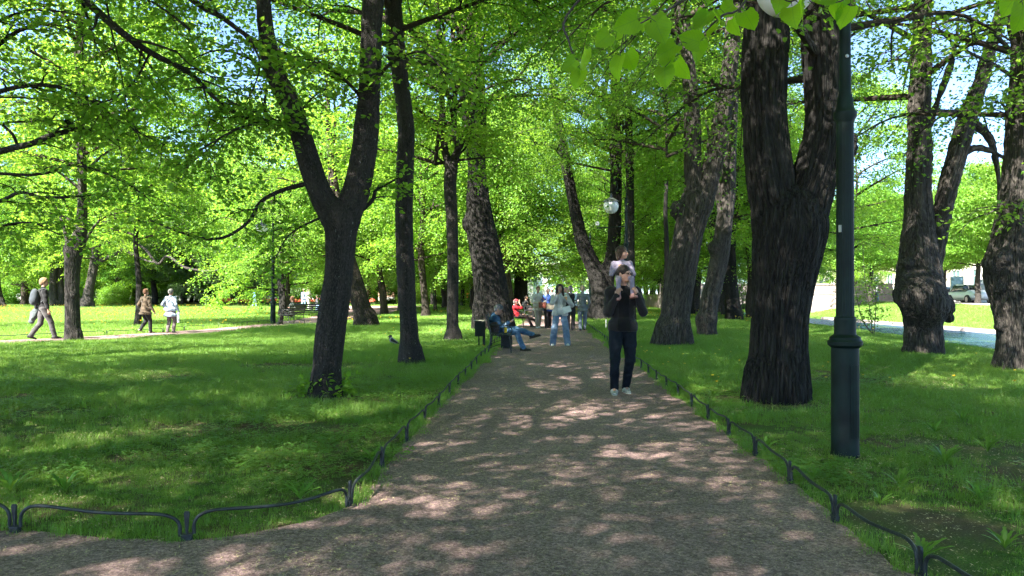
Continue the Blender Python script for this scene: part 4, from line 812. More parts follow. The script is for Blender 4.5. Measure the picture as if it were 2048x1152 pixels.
    for pts, r0, r1, ns, sl in [([(-160, -330, -2), (0, -160, -1), (170, 0), (240, 62), (300, 105), (370, 140), (405, 170), (440, 205), (500, 240), (560, 260)], .07, .010, 16, 1.25), ([(-100, -300, -2), (150, -180), (385, 0), (440, 32), (500, 75), (548, 96), (600, 120), (680, 150)], .06, .010, 14, 1.1),
                                ([(-120, 350), (0, 303), (60, 288), (105, 270), (145, 258), (133, 242)], .05, .03, 3, .9), ([(36, 292), (25, 268), (8, 247), (60, 243), (100, 240), (110, 230)], .022, .008, 4, .8), ([(-120, 440), (0, 402), (40, 385), (90, 395), (165, 392), (190, 388)], .035, .010, 7, .9),
                                ([(-150, 200), (-40, 120), (40, 60), (120, 50), (200, 90)], .05, .008, 11, 1.1), ([(-150, 260), (-20, 190), (90, 170), (180, 200), (250, 250), (330, 290)], .045, .008, 12, 1.1), ([(405, 170), (420, 230), (410, 290), (430, 350)], .014, .005, 7, .8), ([(212, 0), (225, 70), (240, 130), (255, 215), (285, 290)], .015, .005, 8, .8),
                                ([(300, 105), (270, 160), (220, 200), (160, 210)], .018, .006, 7, .9), ([(-120, 480), (-10, 455), (60, 445), (120, 470)], .03, .008, 7, .8), ([(-80, 60), (60, 20), (160, 30)], .03, .01, 8, .9), ([(380, 60), (330, 20), (260, -20)], .02, .008, 7, .9), ([(-150, 330), (60, 350), (150, 330), (240, 360), (300, 400)], .03, .006, 8, .9), ([(500, 75), (520, 130), (500, 190), (470, 240)], .015, .005, 7, .8)]:
        Yb = 9.8; q = PL([(a[0], a[1], (a[2] if len(a) > 2 else 0) + r.uniform(-.3, .3)) for a in pts], Yb, o)
        if pts[0][0] < -60: q = [np.array([.05, .2, max(1.6, min(8, q[0][2]))])] + q
        grow_limb(L, T, q, r0, r1, r, ns, sl, 4, .46, 13, .072, .35, .28, 7, spread=.12)
    T.build('branch', BARK_S, root); L.build('leaf_spray', LEAF, root, seed=5); b, c = CR['shade']; add_data('branches', b, root, (.3, .8, 0), 1); add_data('crown', c, root, (.3, .8, 0), 1)
    # bushes and the woodland edge
    bs = []
    for k in range(34):
        px = rnd.uniform(-40, 1010); Y = rnd.uniform(86, 100); x = (px - CX) / F * Y
        if all(abs(x - a) > 1.6 for a, _ in bs): bs.append((x, Y))
    for x, y in bs:
        root = empty('bush', (x, y, 0), 'low green bush in the strip of undergrowth behind the far lawn', 'bush', 'bushes behind the far lawn'); b, c = CR['bush']; s = rnd.uniform(.7, 1.1); a = rnd.uniform(0, 6.28); add_data('branches', b, root, (0, 0, 0), a, s); add_data('foliage', c, root, (0, 0, 0), a, s)
    # sucker growth at the canal edge behind the lamp post
    root = empty('bush', (0, 0, 0), 'loose leafy lime suckers hanging over the canal edge beside the green lamp post', 'bush'); T = Tubes(); L = Leaves(); r = np.random.default_rng(31); o = np.zeros(3)
    for pts in ([(1745, 668), (1740, 620), (1730, 560), (1725, 480)], [(1745, 668), (1725, 640), (1715, 600), (1708, 560)], [(1748, 668), (1752, 600), (1745, 540)], [(1745, 668), (1732, 690), (1722, 700)]): grow_limb(L, T, PL(pts, 24, o), .02, .005, r, 9, .7, 4, .4, 9, .075, .4, .1, 4, spread=.12)
    T.build('branches', TWIG, root); L.build('foliage', LEAF_B, root)
    root = empty('bush', (0, 0, 0), 'green bushes on the near canal bank right of the broad dark trunk', 'bush'); T = Tubes(); L = Leaves(); r = np.random.default_rng(32)
    for i in range(9):
        a = np.array([14.6 + r.uniform(-1, .9), 44 + r.uniform(-3, 4), 0]); grow_limb(L, T, [a, a + [r.uniform(-.5, .5), 0, 1.2], a + [r.uniform(-1.2, 1.2), r.uniform(-.5, .5), 2.3 + r.uniform(0, 1)]], .03, .006, r, 9, 1.2, 4, .6, 12, .10, .3, .1, 4)
    T.build('branches', TWIG, root); L.build('foliage', LEAF_Y, root)
    # street trees over the canal, clipped round
    for i, (px, Y, sc, lb) in enumerate([(1955, 50, 1.05, 'round clipped bright green street tree right of the burly tree, across the canal'), (1740, 62, 1.12, 'bright street tree across the canal between the near lamp post and the burly tree'), (1795, 68, 1.1, 'bright green street tree just left of the burly tree across the canal'), (2080, 46, 1.1, 'bright green street tree at the right edge across the canal'), (1890, 58, 1.0, 'bright green street tree showing between the stems of the burly tree'), (1680, 76, 1.15, 'bright green street tree behind the lamp post across the canal'), (1835, 82, 1.05, 'street tree hidden mostly behind the burly trunk across the canal')]):
        x = (px - CX) / F * Y; simple_tree(lb, 'tree', x, Y, .2, 4.0, 'street', i * 1.1, sc, BARK_S, 'clipped street trees across the canal', 'street_tree', z=.65)
    for i, (x, y) in enumerate([(44, 96), (40, 108), (50, 118), (34, 100), (30, 120), (24, 128), (38, 130)]): simple_tree('green tree at the far end of the street across the canal', 'tree', x, y, .25, 4.5, 'low2', i, .8, BARK_B, 'trees at the far end of the street', 'street_tree', z=.6)
# --- the bough with big leaves close to the camera
def build_close_leaves():
    root = empty('lime_tree', (2.6, -1.6, 0), 'lime whose twigs of large translucent leaves hang close into the top of the picture', 'tree'); o = np.array([2.6, -1.6, 0])
    T = Tubes(); S = SDF(); s = [np.array(q) for q in [(0, 0, -.1), (0, 0, 1.4), (-.05, .05, 3), (0, .1, 5.0), (.1, .1, 7.5)]]; rs = [.22, .19, .17, .14, .1]; S.chain(s, rs, .05); V, Q = S.mesh(.03); sp = np.array(s); bark_mesh('trunk', V, Q, [(sp, unit(np.gradient(sp, axis=0)), np.arange(5.), np.array(rs))], BARK, root, .01, 12, .03, 4)
    b, c = CR['hi']; add_data('branches', b, root, (0, 0, 0), 2.2, .9); add_data('crown', c, root, (0, 0, 0), 2.2, .9)
    Y = 1.95; p = lambda x, y, d=0: P(x, y, Y + d) - o
    T.add(spline([(0, .1, 3.1), (-.3, 1.2, 3.25), p(1700, -360), p(1560, -190), p(1480, -120), p(1340, -100), p(1150, -90)], 4), np.linspace(.03, .006, 25), 8)
    tw = [[p(1500, -130), p(1364, 0), p(1310, 30), p(1286, 44), p(1250, 60)], [p(1600, -200), p(1493, 0), p(1446, 30), p(1416, 57), p(1395, 80), p(1370, 105)], [p(1250, -95), p(1134, 30, .1), p(1137, 80, .1), p(1150, 118, .1), p(1160, 130, .1)], [p(1700, -360), p(1640, -60), p(1590, 0), p(1560, -5)], [p(1760, -360), p(1720, -60), p(1690, -5), p(1672, 5)], [p(1900, -400), p(2060, -60), p(2040, 5)]]
    for t in tw: T.add(spline(t, 4), np.linspace(.004, .0016, 4 * (len(t) - 1) + 1), 6)
    T.build('twig', TWIG, root)
    lv = [(1275, 38, 205, 60), (1262, 48, 218, 50), (1218, 68, 225, 46), (1172, 98, 262, 66), (1162, 140, 250, 48), (1240, 112, 262, 58), (1252, 104, 300, 52), (1296, 38, 240, 34), (1312, 30, 300, 40), (1312, 44, 285, 62), (1352, 88, 215, 56), (1338, 104, 262, 50), (1330, 134, 268, 52), (1356, 120, 290, 56), (1398, 84, 170, 52), (1400, 82, 268, 54), (1408, 18, 262, 46), (1428, 20, 300, 44), (1468, 8, 215, 50), (1466, 36, 275, 50), (1490, 22, 305, 54), (1420, 26, 225, 62), (1432, 48, 235, 44), (1566, -22, 255, 64), (1584, 12, 268, 62), (1580, -20, 305, 74), (1668, -18, 205, 62), (1676, 4, 265, 46), (1708, -26, 240, 60), (1700, 12, 250, 56), (2036, -14, 240, 60), (2046, 10, 262, 64), (2020, -20, 215, 50), (1190, 60, 190, 34), (1152, 120, 215, 42), (1230, -30, 240, 55), (1320, -30, 250, 55), (1420, -35, 260, 60), (1510, -40, 250, 55), (1800, -44, 250, 50)]
    rr = random.Random(4)
    def leaf(i, px, py, ang, ln):
        s = ln / F * Y * .86; a = rad(ang); nu, nv = 15, 7; yaw = rr.uniform(-1.2, 1.2); pit = rr.uniform(-.7, .9); V = []; UVv = []
        D = Vector((math.cos(a), rr.uniform(-.45, .45), math.sin(a))).normalized(); Nn = Vector((math.sin(yaw), -math.cos(yaw), pit)); Sd = D.cross(Nn).normalized(); Nn = Sd.cross(D)
        for u in range(nu):
            t = u / (nu - 1); w = .47 * (math.sin(math.pi * min(1, (t * .93 + .07)) ** .62) ** .85) * (1 if t < .9 else (1 - t) / .1 * .8 + .02); w = max(w, .012)
            lob = -.10 * (1 if t < .12 else 0)
            for v in range(nv):
                q = (v / (nv - 1) - .5) * 2; ser = (.018 if (u % 2) else -.012) * abs(q) ** 3; x = t + (lob + .06 * t) * abs(q) ** 2 * (1 - t); y = q * (w + ser)
                zz = .24 * abs(y) * abs(y) * 1.4 + .10 * abs(y) + .06 * math.sin(t * 5 + i) - .14 * t * t + .014 * math.sin((t * 1.0 - abs(y) * .9) * 46) * min(1, abs(y) * 9)
                V.append(tuple(D * x * s + Sd * y * s + Nn * zz * s)); UVv.append((t, y, 0))
        Q = [(u * nv + v, u * nv + v + 1, (u + 1) * nv + v + 1, (u + 1) * nv + v) for u in range(nu - 1) for v in range(nv - 1)]
        c = p(px, py, rr.uniform(-.08, .08)); V = np.array(V) + c
        mesh_np('leaf', V, Q, LEAFBIG, root, True, [('rnd', 'FLOAT', 'FACE', np.full(len(Q), rr.random())), ('luv', 'FLOAT_VECTOR', 'POINT', UVv)])
        return c
    m, nt, b, oo = mat_new('leaf_big'); at = N(nt, 'ShaderNodeAttribute', attribute_name='luv').outputs['Vector']; sx = N(nt, 'ShaderNodeSeparateXYZ'); nt.links.new(at, sx.inputs[0])
    ab = mth(nt, 'ABSOLUTE', sx.outputs[1]); mid = mth(nt, 'LESS_THAN', ab, .014); ph = mth(nt, 'FRACT', mth(nt, 'MULTIPLY', mth(nt, 'SUBTRACT', sx.outputs[0], mth(nt, 'MULTIPLY', ab, .9)), 7.3)); vein = mth(nt, 'LESS_THAN', ph, .085); vv = mth(nt, 'MAXIMUM', mid, vein)
    fine = noise(nt, at, 26, 3); bc = mixc(nt, fine, (.055, .14, .012), (.10, .20, .018)); bc = mixc(nt, mth(nt, 'MULTIPLY', vv, .6), bc, (.16, .27, .05)); nt.links.new(bc, b.inputs['Base Color']); b.inputs['Roughness'].default_value = .6; b.inputs['Specular IOR Level'].default_value = .2
    t = N(nt, 'ShaderNodeBsdfTranslucent'); tc = mixc(nt, mth(nt, 'MULTIPLY', vv, .55), (.44, .74, .012), (.22, .45, .01)); nt.links.new(tc, t.inputs[0]); ms = N(nt, 'ShaderNodeMixShader'); ms.inputs[0].default_value = .66; nt.links.new(b.outputs[0], ms.inputs[1]); nt.links.new(t.outputs[0], ms.inputs[2]); nt.links.new(ms.outputs[0], oo.inputs[0]); bump(nt, b, fine, .3, .002)
    LEAFBIG = m; ST = Tubes(); tp = np.vstack([spline(t, 8) for t in tw])
    for i, q in enumerate(lv):
        c = leaf(i, *q); j = np.argmin(((tp - c) ** 2).sum(1) + (tp[:, 2] < c[2]) * .01); a = tp[j]
        if np.linalg.norm(a - c) < .22: ST.add(spline([a, (a + c) / 2 + [0, 0, .008], c], 3), .0009, 4)
    ST.build('stalk', TWIG, root)
# ---------------------------------------------------------------- people
def ik(a, c, l1, l2, pole):
    a, c, pole = (np.array(v, float) for v in (a, c, pole)); d = c - a; L = np.linalg.norm(d)
    if L > (l1 + l2) * .995: c = a + d * ((l1 + l2) * .995 / L); d = c - a; L = np.linalg.norm(d)
    x = (l1 * l1 - l2 * l2 + L * L) / (2 * L); h = math.sqrt(max(l1 * l1 - x * x, 0)); u = d / L; p = pole - u * np.dot(pole, u); p /= np.linalg.norm(p) + 1e-9
    return a + u * x + p * h, c
def cloth(name, c, var=.12, rough=.85, sc=9, weave=.35, bs=160):
    if name in MATS: return MATS[name]
    m, nt, b, o = mat_new(name); co = objco(nt); f = noise(nt, co, sc, 4, .6)
    nt.links.new(ramp(nt, f, [(.32, tuple(x * (1 - var) for x in c)), (.68, tuple(min(1, x * (1 + var)) for x in c))]), b.inputs['Base Color'])
    b.inputs['Roughness'].default_value = rough; b.inputs['Specular IOR Level'].default_value = .2; b.inputs['Sheen Weight'].default_value = .12
    bump(nt, b, mth(nt, 'ADD', mth(nt, 'MULTIPLY', noise(nt, co, bs, 2), .25), noise(nt, co, 14, 3, .6, 1.5)), weave, .02); MATS[name] = m; return m
def denim(name, c, worn): 
    if name in MATS: return MATS[name]
    m, nt, b, o = mat_new(name); co = objco(nt); f = noise(nt, co, 5, 5, .65, .6)
    nt.links.new(ramp(nt, f, [(.35, c), (.70, worn)]), b.inputs['Base Color']); b.inputs['Roughness'].default_value = .85; b.inputs['Specular IOR Level'].default_value = .15
    bump(nt, b, noise(nt, co, 16, 4, .6, 1.8), .5, .02); MATS[name] = m; return m
SKIN = simple('skin', (.36, .20, .14), .5, .08, 14, spec=.35); SKIN.node_tree.nodes['Principled BSDF'].inputs['Subsurface Weight'].default_value = .12
SKIN.node_tree.nodes['Principled BSDF'].inputs['Subsurface Radius'].default_value = (.01, .004, .002)
EYE = simple('eye_dark', (.03, .02, .015), .2, .1); LIPS = simple('lips', (.38, .14, .12), .5, .1)
def skin_head(S, c, f, l, s, k=.02, child=False):
    """head volumes round centre c, facing f (unit), l = its left"""
    up = np.cross(f, l); up = up if up[2] > 0 else -up; R = np.stack([l, f, up], 1); q = lambda a, b, d: c + (l * a + f * b + up * d) * s
    S.ell(q(0, -.012, .022), (.074 * s, .094 * s, .092 * s), k * s, R); S.ell(q(0, .018, -.035), (.058 * s, .068 * s, .078 * s), .03 * s, R)
    S.ell(q(0, .066, -.088), (.026 * s, .022 * s, .02 * s), .03 * s, R)
    if child: S.ell(q(.04, .05, -.04), (.028 * s, .028 * s, .028 * s), .02 * s, R); S.ell(q(-.04, .05, -.04), (.028 * s, .028 * s, .028 * s), .02 * s, R)
    S.cap(q(0, .078, .012), q(0, .104, -.030), .008 * s, .0135 * s, .012 * s); S.ell(q(0, .094, -.034), (.018 * s, .012 * s, .009 * s), .008 * s, R)
    S.cap(q(-.035, .074, .022), q(.035, .074, .022), .010 * s, None, .012 * s); S.ell(q(0, .083, -.058), (.022 * s, .010 * s, .007 * s), .006 * s, R)
    for sd in (-1, 1): S.ell(q(sd * .030, .094, .004), (.013 * s, .014 * s, .009 * s), .012 * s, R, '-'); S.ell(q(sd * .077, -.012, -.012), (.010 * s, .020 * s, .032 * s), .008 * s, R)
    return q, R
def hand(S, w, d, pn, s, curl=.5, left=1, det=True):
    """palm from wrist w along d, palm normal pn; five fingers closing towards the palm normal"""
    d = unit(d); pn = unit(pn - d * np.dot(pn, d)); sd = np.cross(d, pn) * left; e = w
    S.cap(w, w + d * .055 * s, .024 * s, .030 * s, .012 * s, (pn, .55)); S.ell(w + d * .055 * s, (.040 * s, .038 * s, .018 * s), .014 * s, np.stack([d, sd, pn], 1))
    if not det: S.cap(w + d * .07 * s, w + d * .13 * s + pn * .03 * curl * s, .024 * s, .018 * s, .02 * s, (pn, .6)); return
    for i, (o, L) in enumerate(((-.030, .066), (-.010, .078), (.010, .072), (.029, .056))):
        a = w + (d * .082 + sd * o) * s; c = curl * (.8 + .1 * i); b = a + (d * math.cos(c * .7) + pn * math.sin(c * .7)) * L * .5 * s; t = b + (d * math.cos(c * 1.9) + pn * math.sin(c * 1.9)) * L * .5 * s
        S.cap(a - d * .01 * s, b, .0098 * s, .0088 * s, .004 * s); S.cap(b, t, .0088 * s, .0070 * s, .003 * s)
    a = w + (d * .022 - sd * .028) * s; b = a + (d * .7 - sd * .7 + pn * .35) * .034 * s; S.cap(a, b, .014 * s, .0105 * s, .010 * s); S.cap(b, b + (d * .85 - sd * .15 + pn * .55 * (.5 + curl)) * .032 * s, .0105 * s, .008 * s, .004 * s)
class Fig:
    def __init__(g, label, x, y, z, H, yaw, cell, pose, group=None, fat=1.0, det=True, child=False, seed=0):
        g.root = empty('person', (x, y, z), label, 'person', group); g.H = H; g.c = cell; g.det = det; g.seed = seed; g.fat = fat; g.child = child
        f = np.array([math.sin(yaw), math.cos(yaw), 0]); l = np.cross([0, 0, 1], f); g.f, g.l = f, l; W = lambda a, b=0, d=0: l * a + f * b + np.array([0, 0, d]); g.W = W; p = pose; g.s = s = H / 1.75
        g.pel = W(*p.get('pelvis', (0, 0, .525 * H))); g.neck = W(*p['neck']) if 'neck' in p else g.pel + W(0, .01, .315 * H); g.head = W(*p['head']) if 'head' in p else g.neck + W(0, .025 * s, .095 * H)
        g.chest = (g.pel * .32 + g.neck * .68) + W(*p.get('chest', (0, .012 * s, 0))); hy = p.get('hy', 0); hp = p.get('hp', 0)
        g.hf = unit((f * math.cos(hy) + l * math.sin(hy)) * math.cos(hp) + np.array([0, 0, math.sin(hp)])); g.hl = unit(np.cross([0, 0, 1], g.hf)); g.hs = p.get('hs', s if not child else s)
        shw = p.get('shw', .108 * H); sl = unit(g.l + W(0, 0, 0)); g.sh = [g.neck + l * sd * shw + np.array([0, 0, -.048 * H]) for sd in (-1, 1)]; g.hip = [g.pel + l * sd * .052 * H + np.array([0, 0, -.01 * H]) for sd in (-1, 1)]
        ft = p.get('feet', [(-.09, 0, 0, 0), (.09, 0, 0, 0)]); g.an = []; g.kn = []; g.fd = []
        for i, q in enumerate(ft):
            t = W(q[0], q[1], q[2] + .075 * s); pol = W(*p['kp'][i]) if 'kp' in p else f + l * (.15 if i else -.15); k, a = ik(g.hip[i], t, .245 * H, .240 * H, pol); g.kn.append(k); g.an.append(a)
            ya = q[3] if len(q) > 3 else 0; pi = q[4] if len(q) > 4 else 0; g.fd.append((f * math.cos(ya) + l * math.sin(ya)) * math.cos(pi) + np.array([0, 0, math.sin(pi)]))
        hd = p.get('hands', [(-.23, .03, .45 * H), (.23, .03, .45 * H)]); g.el = []; g.wr = []; pol = p.get('ep', [(-.5, -1, -.3), (.5, -1, -.3)])
        for i, q in enumerate(hd): e, w = ik(g.sh[i], W(*q[:3]), .168 * H, .150 * H, W(*pol[i])); g.el.append(e); g.wr.append(w)
        g.hdir = p.get('hdir', [None, None]); g.hn = p.get('hn', [None, None]); g.curl = p.get('curl', (.6, .6))
    def mk(g, name, S, mat, h=None, wr=0, cut=None, parent=None, label=None, wf=11):
        V, Q = S.mesh(h or g.c, cut)
        if wr: n = fbm(V * np.array([wf, wf, wf * .8]) + g.seed * 7, g.seed, 3) - .44; V = V + vnormals(V, Q) * (n * wr * 2)[:, None]
        o = mesh_np(name, V, Q, mat, parent or g.root, True)
        if label: o['label'] = label
        return o
    def body(g, skin=SKIN, sleeves=True):
        s, fa = g.s, g.fat; S = SDF(); q, R = skin_head(S, g.head, g.hf, g.hl, g.hs, child=g.child); g.q = q; g.R = R
        S.cap(g.neck - [0, 0, .03 * s], g.head + np.array([0, 0, -.05 * s]) - g.hf * .015 * s, .056 * s, .050 * s, .03 * s)
        S.chain([g.pel, g.pel * .5 + g.chest * .5, g.chest, g.neck - [0, 0, .05 * s]], [.105 * s * fa, .095 * s * fa, .10 * s * fa, .06 * s], .05 * s, (g.f, .72)); S.cap(g.sh[0], g.sh[1], .05 * s, None, .05 * s)
        for i in (0, 1):
            S.chain([g.hip[i], g.kn[i], g.an[i]], [.075 * s, .05 * s, .036 * s], .02 * s); S.cap(g.an[i], g.an[i] + g.fd[i] * .09 * s - [0, 0, .045 * s], .034 * s, .026 * s, .02 * s)
            S.chain([g.sh[i], g.el[i], g.wr[i]], [.048 * s, .037 * s, .025 * s], .015 * s); d = unit(g.wr[i] - g.el[i]); dd = d if g.hdir[i] is None else unit(g.W(*g.hdir[i])); n = (-g.l * (1 if i else -1) + g.f * .3) if g.hn[i] is None else g.W(*g.hn[i])
            hs = s * (.85 if g.child else 1.0); hand(S, g.wr[i], dd, n, hs, g.curl[i], 1 if i else -1, g.det)
        g.mk('body', S, skin)
        if g.det:
            for sd in (-1, 1):
                E = SDF().ell(q(sd * .030, .083, .004), (.0125 * g.hs, .010 * g.hs, .0075 * g.hs), 0, R); g.mk('eye', E, EYE, .003)
            g.mk('lips', SDF().ell(q(0, .0905, -.058), (.023 * g.hs, .006 * g.hs, .007 * g.hs), 0, R), LIPS, .003)
        return g
    def trousers(g, mat, wide=1.0, z_end=.05, top=.03, name='trousers', wr=.006):
        s, fa = g.s, g.fat; S = SDF(); S.ell(g.pel + [0, 0, .01 * s], (.165 * s * fa, .125 * s * fa, .11 * s), .03 * s, np.stack([g.l, g.f, [0, 0, 1]], 1)); S.cap(g.pel, g.pel + (g.chest - g.pel) * .28, .115 * s * fa, .108 * s * fa, .04 * s, (g.f, .8))
        for i in (0, 1):
            e = g.an[i] + unit(g.kn[i] - g.an[i]) * (z_end - .055) * s; m = g.kn[i] * .5 + g.hip[i] * .5; S.chain([g.hip[i], m, g.kn[i], (g.kn[i] + e) / 2 + g.f * -.01 * s, e], [.098 * s * fa, .090 * s * fa, .068 * s * (.4 + .6 * wide), .062 * s * wide, .056 * s * wide], .022 * s)
        return g.mk(name, S, mat, wr=wr, wf=13)
    def top(g, mat, hem=-.04, thick=1.0, sleeve=1.0, name='jacket', wr=.007, open_=None, flare=1.0, arms=(0, 1), neck=.062, body=True):
        s, fa = g.s, g.fat * thick; S = SDF(); up = unit(g.neck - g.pel); hp = g.pel + up * hem; R = np.stack([g.l, np.cross(up, g.l) * (1 if np.dot(np.cross(up, g.l), g.f) > 0 else -1), up], 1)
        if body:
            a = g.pel + (g.chest - g.pel) * .5
            for (p, rx, ry, rz) in ((hp + up * .05, .165 * flare, .120 * flare, .10), (a, .148, .108, .13), (g.chest, .165, .118, .14)): S.ell(p, (rx * s * fa, ry * s * fa, rz * s), .07 * s, R)
            if hem < -.025: S.ell(g.pel + up * .03, (.176 * s * fa * max(1, flare * .96), .134 * s * fa, .12 * s), .05 * s, R)
            if hem < -.02: S.ell(hp + up * .01, (.172 * s * fa * flare, .128 * s * fa * flare, .08 * s), .05 * s, R)
            S.cap(g.sh[0], g.sh[1], .058 * s * thick, None, .05 * s, (g.f, 1.1)); S.cap(g.neck - up * .05 * s, g.neck + up * .005 * s, .085 * s, neck * s, .03 * s)
        for i in arms:
            e = g.el[i] + (g.wr[i] - g.el[i]) * min(1, max(.05, (sleeve - .5) * 2)) * .97; S.chain([g.sh[i], (g.sh[i] + g.el[i]) / 2, g.el[i], e], [.064 * s * thick, .058 * s * thick, .052 * s * thick, (.040 if sleeve > .6 else .050) * s * thick], .03 * s)
        cut = [(hp - up * .012, -up)] if body else None
        if open_: S.ell(g.neck * .35 + g.pel * .65 + R[:, 1] * .155 * s * fa - up * .06, (open_ * s, .105 * s, .42 * s), .01, R, '-')
        return g.mk(name, S, mat, wr=wr, cut=cut)
    def shoes(g, mat, sole=None, big=1.0):
        s = g.s * big
        for i in (0, 1):
            a, d = g.an[i], unit(g.fd[i]); sd = unit(np.cross(d, [0, 0, 1])); up = np.cross(sd, d); S = SDF(); b = a - up * .035 * s
            S.cap(b - d * .045 * s, b + d * .03 * s, .038 * s, .040 * s, .02 * s); S.cap(b + d * .03 * s - up * .006 * s, b + d * .135 * s - up * .012 * s, .040 * s, .032 * s, .03 * s, (up, .72)); S.cap(a + up * .005, b, .042 * s, .044 * s, .02 * s)
            o = g.mk('shoe', S, mat, min(g.c, .008) if g.det else g.c, cut=[(b - up * .034 * s, -up)])
            if sole:
                S = SDF(); S.cap(b - d * .05 * s - up * .034 * s, b + d * .14 * s - up * .034 * s, .044 * s, .036 * s, 0, (up, .32)); g.mk('sole', S, sole, min(g.c, .006) if g.det else g.c, parent=o)
    def hair(g, mat, vol=1.0, long=None, back=0, recede=0, name='hair', wr=.004, front=.03, bob=False):
        s, q, R = g.hs, g.q, g.R; S = SDF(); S.ell(q(0, -.018, .032), (.084 * s * vol, .100 * s * vol, .094 * s * vol), .01, R); S.ell(q(0, -.055, -.005), (.078 * s * vol, .065 * s * vol, .085 * s * vol), .02, R)
        if long:
            for sd in (-1, 1):
                for o in (.0, .03): S.chain([q(sd * (.055 + o * .5), .0 - o, .06), q(sd * (.078 + o * .4), .015 - o, -.03), q(sd * (.085 + o * .3), .03 - o, -.13), q(sd * (.095), .07 - o * 2, -.13 - long * .5), q(sd * .085, .085 - o * 2, -.13 - long)], [.028 * s, .032 * s, .034 * s, .034 * s, .018 * s], .02)
            S.chain([q(0, -.08, 0), q(0, -.10, -.15), q(0, -.09, -.13 - long)], [.06, .08, .06], .03)
        if bob:
            S.ell(q(0, -.062, -.075), (.068 * s, .052 * s, .075 * s), .02, R); [S.ell(q(sd * .074, -.02, -.045), (.022 * s, .040 * s, .065 * s), .02, R) for sd in (-1, 1)]
        if back: S.ell(q(0, -.12, .0), (.032 * s * back, .032 * s * back, .036 * s * back), .01, R)
        S.ell(q(0, .088, -.028 + recede), (.066 * s, .085 * s, .075 * s + front * s), .006, R, '-')
        if not long and not bob: S.ell(q(0, .03, -.10), (.11 * s, .085 * s, .07 * s), .01, R, '-')
        return g.mk(name, S, mat, wr=wr, wf=40)
    def box_bag(g, name, c, size, mat, parent=None, rz=0):
        o = MB().box(tuple(c), size, rz, min(size) * .22).build(name, mat, parent, True); return o
def cap_hat(g, mat, peak):
    q, R, s = g.q, g.R, g.hs; S = SDF(); S.ell(q(0, -.010, .045), (.086 * s, .104 * s, .080 * s), 0, R); o = g.mk('cap', S, mat, min(g.c, .01), cut=[(q(0, 0, .035), -R[:, 2] + R[:, 1] * .12)])
    S = SDF(); S.ell(q(0, .105, .034), (.068 * s, .068 * s, .009 * s), 0, R); g.mk('peak', S, peak, min(g.c, .007), parent=o)
def tag_part(o, l): o['label'] = l; return o
def ppos(px, py, Y=None):
    if Y is None: return G(px, py)
    return ((px - CX) / F * Y, Y)
BLK = cloth('cloth_black', (.009, .009, .010), .2); HAIRD = cloth('hair_dark', (.022, .014, .010), .3, .5, 60, .8); HAIRB = cloth('hair_brown', (.05, .028, .016), .3, .5, 60, .8); HAIRG = cloth('hair_grey', (.17, .16, .15), .3, .6, 60, .8); HAIRW = cloth('hair_fair', (.30, .23, .15), .3, .6, 60, .8); HAIRR = cloth('hair_reddish', (.16, .075, .04), .3, .6, 60, .8)
